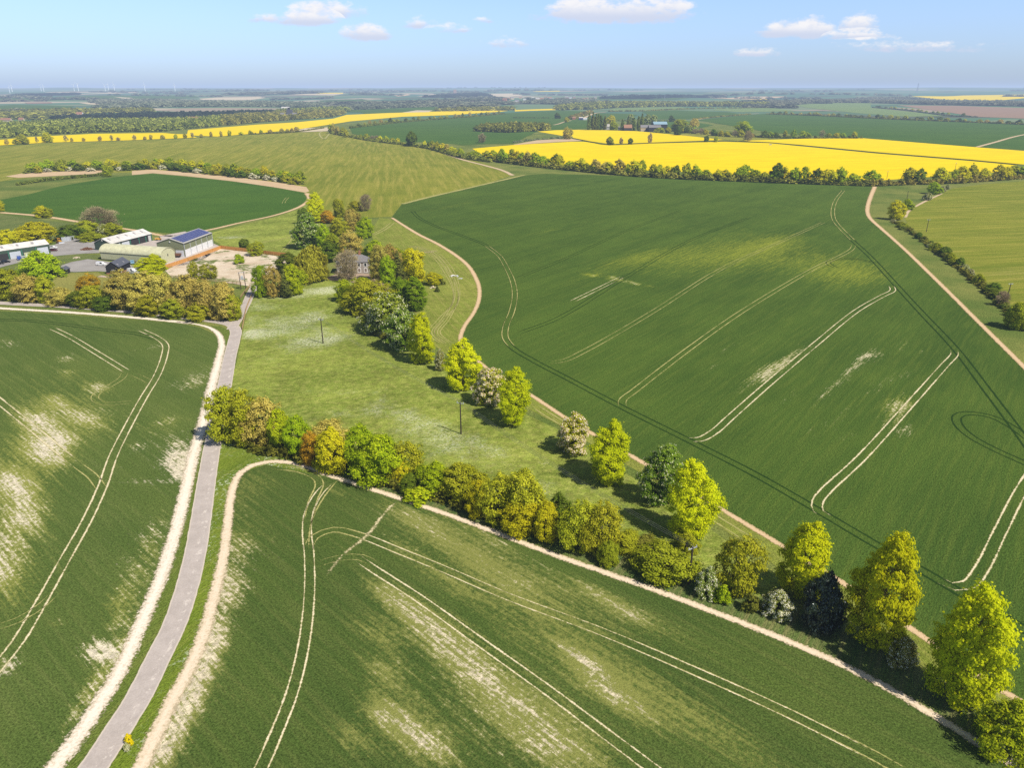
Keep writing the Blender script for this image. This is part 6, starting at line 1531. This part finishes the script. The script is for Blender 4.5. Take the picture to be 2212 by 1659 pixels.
def pole(xb, yb, xt, yt, label, arm=True, rz=.3):
    g = G(xb, yb); H = height_to(g, yt)
    r = empty('power_pole', g, rz, label, 'pole', 'wooden power poles')
    MB().tube((0, 0, -.3), (0, 0, H), .19, .14, 8).build('post', M_POLE, r)
    if arm:
        a = MB().box(-.95, .95, -.06, .06, H - .35, H - .2).build('cross_arm', M_STEEL, r)
        for x in (-.85, 0, .85): MB().tube((x, 0, H - .2), (x, 0, H + .15), .07, .05, 6).build('insulator', M_WHITE, a)
pole(698, 742, 693, 689, 'dark power pole in the white-flowered part of the pasture', rz=-.4)
pole(996, 938, 995, 869, 'dark power pole alone in the middle of the pasture', rz=-.4)
pole(1488, 1262, 1494.5, 1182, 'dark power pole rising from the low scrub, nearest to the camera', rz=.5)
pole(2000.8, 501, 2005.6, 473.5, 'power pole at the top of the right-hand hedge', rz=.1)
pole(2174.7, 648, 2183.6, 612, 'power pole beside the purplish bush at the right edge', rz=.1)
pole(1958.5, 432, 1962.5, 412.5, 'dark bare post on the rough grass below the rape', False)
pole(1915.5, 386, 1917, 369.5, 'power pole before the gap in the rape hedgerow', rz=.1)
pole(2062, 370, 2064, 351.5, 'power pole standing in the right part of the rape', rz=.1)
# wires between the three pasture poles
M_WIRE = pbr('cable', (.25, .25, .25), .5, .5)
ends_ = []
for xb, yb, yt in ((698, 742, 689), (996, 938, 869), (1488, 1262, 1182)):
    g = G(xb, yb); ends_.append(Vector(g) + Vector((0, 0, height_to(g, yt) + .15)))
mb = MB()
for a, b in zip(ends_, ends_[1:]):
    for off in (-.85, 0, .85):
        sx = Vector((math.cos(-.3), math.sin(-.3), 0)) * off; q = None
        for i in range(13):
            t = i / 12; c = a.lerp(b, t) + sx - Vector((0, 0, 1)) * 5.0 * t * (1 - t)
            if q is not None: mb.tube(q, c, .022, .022, 4, False)
            q = c
o = mb.build('power_line', M_WIRE); tag(o, 'thin overhead cables strung between the pasture power poles', 'cable')
# twin pole with transformer
g = G(526, 625); H = height_to(G(521.6, 628.7), 591)
r = empty('transformer_pole', g, .45, 'twin wooden pole carrying a grey transformer near the lane gate', 'pole')
for x in (-1.0, 1.0): MB().tube((x, 0, -.3), (x, 0, H), .17, .13, 8).build('post', M_POLE, r)
MB().box(-1.4, 1.4, -.08, .08, H - .3, H - .1).build('cross_arm', M_STEEL, r)
tr_ = MB().box(-.55, .55, -.45, .35, H - 3.0, H - 1.8).build('transformer', M_STEEL, r, bevel=.06)
for x in (-.3, 0, .3): MB().tube((x, 0, H - 1.8), (x, 0, H - 1.4), .07, .05, 6).build('insulator', M_WHITE, tr_)
MB().box(-1.1, 1.1, -.4, .3, H - 3.15, H - 3.0).build('platform', M_STEEL, r)

# ------------------------------------------------------------------ fences, gate, hut details
def board_fence(line, h, label):
    C = catmull([G(*p)[:2] for p in line], 1.9)
    r = empty('fence', (*C[0], 0), 0, label, 'fence')
    pm = MB(); rg = random.Random(2)
    for i, (a, b) in enumerate(zip(C, C[1:])):
        a = a - C[0]; b = b - C[0] if True else b
        d = b - a; ln = np.hypot(*d); d = d / ln; nn = np.array([-d[1], d[0]])
        x = 0.0
        while x < ln - .01:
            w_ = min(.16, ln - x); o_ = rg.choice((0, .02)); hh = h + rg.uniform(-.03, .03)
            p0 = a + d * x + nn * o_; p1 = a + d * (x + w_ * .96) + nn * o_
            pm.add([(*p0, .02), (*p1, .02), (*p1, hh), (*p0, hh), (*(p0 - nn * .03), .02), (*(p1 - nn * .03), .02), (*(p1 - nn * .03), hh), (*(p0 - nn * .03), hh)], [(0,1,2,3),(5,4,7,6),(3,2,6,7),(0,3,7,4),(1,5,6,2)])
            x += .16
    pm.build('board_panel', M_WOODO, r)
    for p in C[::2]:
        q = p - C[0]
        MB().box(q[0] - .08, q[0] + .08, q[1] - .08, q[1] + .08, -.1, h + .08).build('post', M_WOODO, r)
board_fence([(354, 582), (400, 566.5), (440, 552), (477.3, 537.8)], 1.9, 'orange closeboard fence running from arched barn past the solar barn')
board_fence([(477.3, 537.8), (520, 542.5), (570, 548.6), (618, 554)], 1.9, 'orange closeboard fence along the back of the chalky yard')
def rail_fence(line, label):
    C = catmull([G(*p)[:2] for p in line], 2.2)
    r = empty('rail_fence', (*C[0], 0), 0, label, 'fence')
    for p in C:
        q = p - C[0]; MB().box(q[0] - .07, q[0] + .07, q[1] - .07, q[1] + .07, -.1, 1.2).build('post', M_WOODP, r)
    mb = MB()
    for a, b in zip(C, C[1:]):
        a = a - C[0]; b = b - C[0]
        for z in (.45, .8, 1.1): mb.tube((*a, z), (*b, z), .055, .055, 4)
    mb.build('rail', M_WOODP, r)
rail_fence([(370, 599.5), (420, 604), (466, 609.5), (521, 615)], 'wooden rail fence along the front of the chalky yard')
rail_fence([(549, 632), (541, 648), (533, 668), (528, 690), (524, 712)], 'wooden rail fence between drive and pasture')
rail_fence([(540, 620), (530, 632), (520, 645)], 'short wooden rail fence left of the drive entrance')

# ------------------------------------------------------------------ vehicles
M_TYRE = pbr('tyre_rubber', (.02, .02, .02), .9)
M_RIM = pbr('wheel_rim', (.5, .5, .52), .35, .6)
def paint(nm, c): return pbr(nm, c, .25, .1, var=.03)
P_WHITE, P_BLUE, P_SILVER, P_BLACK, P_RED, P_LBLUE = paint('white_car_paint', (.78, .78, .8)), paint('blue_car_paint', (.03, .07, .28)), paint('silver_car_paint', (.5, .51, .54)), paint('black_car_paint', (.015, .015, .018)), paint('dark_red_car_paint', (.10, .02, .02)), paint('pale_blue_paint', (.2, .38, .55))
M_LAMP = pbr('lamp_glass', (.8, .78, .7), .2); M_TAIL = pbr('tail_lamp', (.4, .02, .02), .3)
CARP = {'hatch': (4.1, 1.75, [(0, .3), (0, .75), (.25, .85), (1.05, .95), (1.7, 1.45), (3.3, 1.48), (4.0, .95), (4.1, .5), (4.1, .3)], [(1.15, .97), (1.72, 1.40), (3.25, 1.43), (3.85, .97)]),
        'suv': (4.6, 1.9, [(0, .4), (0, .95), (.2, 1.05), (1.2, 1.12), (1.75, 1.75), (4.2, 1.78), (4.6, 1.1), (4.6, .4)], [(1.32, 1.15), (1.80, 1.70), (4.1, 1.72), (4.42, 1.15)]),
        'van': (4.6, 1.85, [(0, .35), (0, .85), (.15, .95), (.95, 1.1), (1.6, 1.78), (2.2, 1.86), (4.55, 1.84), (4.6, .35)], [(1.1, 1.13), (1.62, 1.70), (2.5, 1.72), (2.5, 1.13)])}
def car(px, py, ang, kind, pm, label, cat='car', nm=None):
    ln, wd, prof, win = CARP[kind]
    r = empty(nm or {'hatch': 'parked_car', 'suv': 'parked_car', 'van': 'parked_van'}[kind], G(px, py) + np.array([0, 0, .02]), R(ang), label, cat, 'vehicles parked around the farm')
    mb = MB(); n = len(prof)
    for s_ in (0,): mb.prism([(x - ln / 2, z) for x, z in prof], -wd / 2, wd / 2)
    # narrower roof: pull the upper vertices in
    mb.v = [(x, y * (1 - .16 * max(0, (z - .95)) / .8), z) for x, y, z in mb.v]
    mb.build('body', pm, r, bevel=.05)
    sides = MB()
    for sg in (-1, 1):
        f = lambda z: sg * (wd / 2 * (1 - .16 * max(0, (z - .95)) / .8) + .012)
        sides.add([(x - ln / 2, f(z), z) for x, z in win], [tuple(range(len(win)))])
    sides.build('side_window', M_GLASS, r)
    (x0, z0), (x1, z1) = win[0], win[1]
    ws = MB().add([(x0 - ln / 2 - .06, s_ * wd * .40, z0 + .03) for s_ in (-1, 1)] + [(x1 - ln / 2 - .04, s_ * wd * .36, z1 + .02) for s_ in (1, -1)], [(0, 1, 2, 3)]); ws.build('windscreen', M_GLASS, r)
    (x0, z0), (x1, z1) = win[-1], win[-2]
    if kind != 'van': MB().add([(x0 - ln / 2 + .12, s_ * wd * .38, z0 + .05) for s_ in (-1, 1)] + [(x1 - ln / 2 + .1, s_ * wd * .34, z1 + .02) for s_ in (1, -1)], [(0, 1, 2, 3)]).build('rear_window', M_GLASS, r)
    for x in (.8, ln - .8):
        for sg in (-1, 1):
            w_ = MB().tube((x - ln / 2, sg * (wd / 2 - .18), .34), (x - ln / 2, sg * (wd / 2 + .02), .34), .34, .34, 14).build('wheel', M_TYRE, r)
            MB().tube((x - ln / 2, sg * (wd / 2 + .0), .34), (x - ln / 2, sg * (wd / 2 + .035), .34), .2, .18, 10).build('rim', M_RIM, w_)
    for sg in (-1, 1):
        MB().box(-ln / 2 - .02, -ln / 2 + .04, sg * wd * .36 - .16, sg * wd * .36 + .16, .62, .76).build('headlight', M_LAMP, r)
        MB().box(ln / 2 - .04, ln / 2 + .02, sg * wd * .42 - .08, sg * wd * .42 + .08, .65, .9).build('tail_light', M_TAIL, r)
    return r
# angle: which way the tail points
car(42, 561, 125, 'suv', P_BLUE, 'blue off-road car parked first right of the open bay of the long shed')
car(51.5, 559.5, 125, 'hatch', P_SILVER, 'silver car parked between blue and white cars')
car(60, 557.5, 125, 'suv', P_WHITE, 'white off-road car parked in front of the cream roller door')
car(70, 555, 125, 'suv', P_SILVER, 'silver off-road car parked right of the white off-road car')
car(82, 551.5, 125, 'suv', paint('dark_green_paint', (.03, .05, .04)), 'dark off-road car parked beside the grey roller door')
car(12.5, 567.5, 200, 'hatch', P_BLACK, 'black car parked in the lower left yard facing left')
car(-1, 571, 200, 'hatch', P_BLACK, 'black car cut by the left frame edge')
car(115, 542.5, 190, 'hatch', P_RED, 'dark car parked at the right end of the long shed')
car(114, 537.5, 190, 'suv', P_WHITE, 'white pickup behind the dark car at the shed end')
car(219.5, 573.5, 175, 'van', P_WHITE, 'white van parked left of the black barn', 'van')
car(286, 588, 160, 'van', P_WHITE, 'white van parked right of the black barn', 'van')
car(292, 591, 160, 'hatch', P_WHITE, 'white car parked nose to the white van')
car(286, 569, 120, 'hatch', P_LBLUE, 'pale blue car beside the arched barn wall')
car(301, 577.5, 180, 'hatch', P_BLACK, 'black car under the flat-roofed shelter')
car(1664, 313, 10, 'hatch', P_SILVER, 'tiny grey car on the ditch track through the rape')

# bulldozer
M_YEL = paint('machine_yellow', (.62, .33, .03))
r = empty('bulldozer', G(129, 525), R(-35), 'yellow tracked bulldozer with a front blade by the green trees', 'bulldozer')
for sg in (-1, 1): MB().prism([(-1.8, .1), (-2.0, .45), (-1.7, .85), (1.6, .85), (1.9, .45), (1.7, .1)], sg * 1.0 - .25, sg * 1.0 + .25).build('track', M_RUST, r, bevel=.05)
MB().prism([(-1.7, .6), (-1.7, 1.5), (.2, 1.55), (1.7, 1.35), (1.7, .6)], -.7, .7).build('body', M_YEL, r, bevel=.05)
cb = MB().box(-1.5, .0, -.65, .65, 1.5, 2.7).build('cab', M_YEL, r, bevel=.06)
MB().box(-1.35, .03, -.5, .5, 1.75, 2.5).box(-1.3, -.2, -.68, .68, 1.75, 2.5).build('cab_window', M_GLASS, cb)
MB().prism([(2.3, .05), (2.15, .5), (2.4, 1.1), (2.5, 1.1), (2.3, .5), (2.45, .05)], -1.5, 1.5).build('blade', M_STEEL, r)
MB().box(1.2, 2.2, -1.2, -1.0, .4, .6).box(1.2, 2.2, 1.0, 1.2, .4, .6).build('push_arm', M_YEL, r)
# containers
for i, (x, y, lb) in enumerate([(139, 521.5, 'grey storage container with open mesh side, left of the group'), (147.5, 521, 'grey storage container in the middle of the group'), (155, 519, 'grey storage container with a dark open door, right of the group')]):
    r = empty('storage_container', G(x, y), R(12), lb, 'container', 'grey storage containers')
    MB().box(-1.3, 1.3, 0, 3, .05, 2.3).build('body', M_STEEL if i else M_DOORG, r, bevel=.03)
    mb = MB()
    for k in range(8): mb.box(-1.25 + k * .33, -1.1 + k * .33, -.05, .0, .15, 2.2)
    mb.build('rib', M_DOORG, r)
    MB().box(.3 if i == 2 else -.4, 1.0 if i == 2 else .4, -.07, -.02, .1, 2.0).build('door', M_DARK if i == 2 else M_DOORG, r)
# tipping trailer
r = empty('farm_trailer', G(381, 556), R(8), 'brown dump trailer parked at the end of the arched barn', 'trailer')
MB().prism([(-2.4, 1.0), (-2.6, 2.0), (2.6, 2.0), (2.4, 1.0)], -1.15, 1.15).build('tub', M_RUST, r)
MB().box(-2.4, 2.2, -.5, .5, .7, .95).build('chassis', M_DARK, r)
for x in (.2, 1.4):
    for sg in (-1, 1): MB().tube((x, sg * .9, .5), (x, sg * 1.2, .5), .5, .5, 14).build('wheel', M_TYRE, r)
MB().tube((-2.4, 0, .8), (-3.8, 0, .6), .09, .07, 6).build('drawbar', M_DARK, r)
# tractors under and beside the open shed
def tractor(px, py, ang, pm, label):
    r = empty('tractor', G(px, py), R(ang), label, 'tractor')
    MB().prism([(-1.0, .8), (-1.0, 1.4), (.3, 1.5), (1.7, 1.3), (1.7, .8)], -.4, .4).build('bonnet', pm, r, bevel=.05)
    c = MB().box(-1.1, .2, -.6, .6, 1.4, 2.5).build('cab', M_GLASS, r, bevel=.06)
    MB().box(-1.2, .3, -.68, .68, 2.5, 2.65).build('cab_roof', pm, c)
    for sg in (-1, 1):
        MB().tube((-.8, sg * .65, .8), (-.8, sg * 1.05, .8), .8, .8, 16).build('rear_wheel', M_TYRE, r)
        MB().tube((1.3, sg * .6, .5), (1.3, sg * .9, .5), .5, .5, 14).build('front_wheel', M_TYRE, r)
tractor(304.5, 524, 100, P_LBLUE, 'blue tractor in front of the open bays')
tractor(316.5, 520.5, 100, paint('green_machine_paint', (.03, .25, .08)), 'green tractor in front of the open bays')
tractor(375, 549, 95, P_BLACK, 'dark tractor between arched barn and solar barn')
r = empty('site_dumper', G(343, 519), R(20), 'small orange dumper right of the open-fronted shed', 'dumper')
MB().prism([(-1.6, .6), (-1.9, 1.5), (.3, 1.5), (0, .6)], -.8, .8).build('skip', M_YEL, r)
MB().box(0, 1.5, -.6, .6, .5, 1.2).build('chassis', M_YEL, r, bevel=.05)
MB().box(.5, 1.0, -.3, .3, 1.2, 1.8).build('seat', M_DARK, r)
for x in (-.9, 1.0):
    for sg in (-1, 1): MB().tube((x, sg * .7, .45), (x, sg * 1.0, .45), .45, .45, 12).build('wheel', M_TYRE, r)
# scrap and rubble heaps
def heap(name, px, py, n, rad, mat, label, cat):
    rg = random.Random(px * 7 + n); mb = MB()
    for _ in range(int(n)):
        a, d = rg.uniform(0, 6.28), rad * rg.random() ** .7
        x, y = math.cos(a) * d, math.sin(a) * d * .7; s = rg.uniform(.15, .5) * rad * .35; z = max(0, (rad - d) * .5) * rg.random()
        t = Matrix.Rotation(rg.uniform(0, 3), 3, Vector((rg.random(), rg.random(), rg.random() + .1)).normalized())
        vs = [Vector((x, y, z + s * .3)) + t @ Vector((sx * s * rg.uniform(.5, 1.4), sy * s * .6, sz * s * .4)) for sx, sy, sz in ((-1,-1,-1),(1,-1,-1),(1,1,-1),(-1,1,-1),(-1,-1,1),(1,-1,1),(1,1,1),(-1,1,1))]
        mb.add(vs, [(0,3,2,1),(4,5,6,7),(0,1,5,4),(1,2,6,5),(2,3,7,6),(3,0,4,7)])
    o = mb.build(name, mat); o.location = G(px, py); return tag(o, label, cat)
heap('scrap_heap', 188, 539.5, 90, 3.2, M_RUST, 'brown scrap heap left of the open-fronted shed', 'scrap heap')
heap('rubble_heap', 166, 558, 30, 2, M_CHALK, 'pale rubble on the grass bank in front of the arched barn', 'rubble')
heap('rubble_heap', 981, 597.5, 26, 2.2, M_WHITE, 'white rubbish scattered on the mown margin, left pile', 'rubble')
heap('rubble_heap', 996, 602, 14, 1.4, M_WHITE, 'white rubbish scattered on the mown margin, right pile', 'rubble')
heap('rubble_heap', 936, 622, 24, 2.0, M_CHALK, 'pale branches beside the tiny conifer sapling', 'rubble')
heap('rubble_heap', 48, 551, 26, 1.4, M_STONE, 'sacks and rubbish by the open bay of the long shed', 'rubble')
heap('chalk_heap', 360, 573, 30, 2.2, M_CONC, 'pale concrete slabs between arched barn and fence', 'rubble')
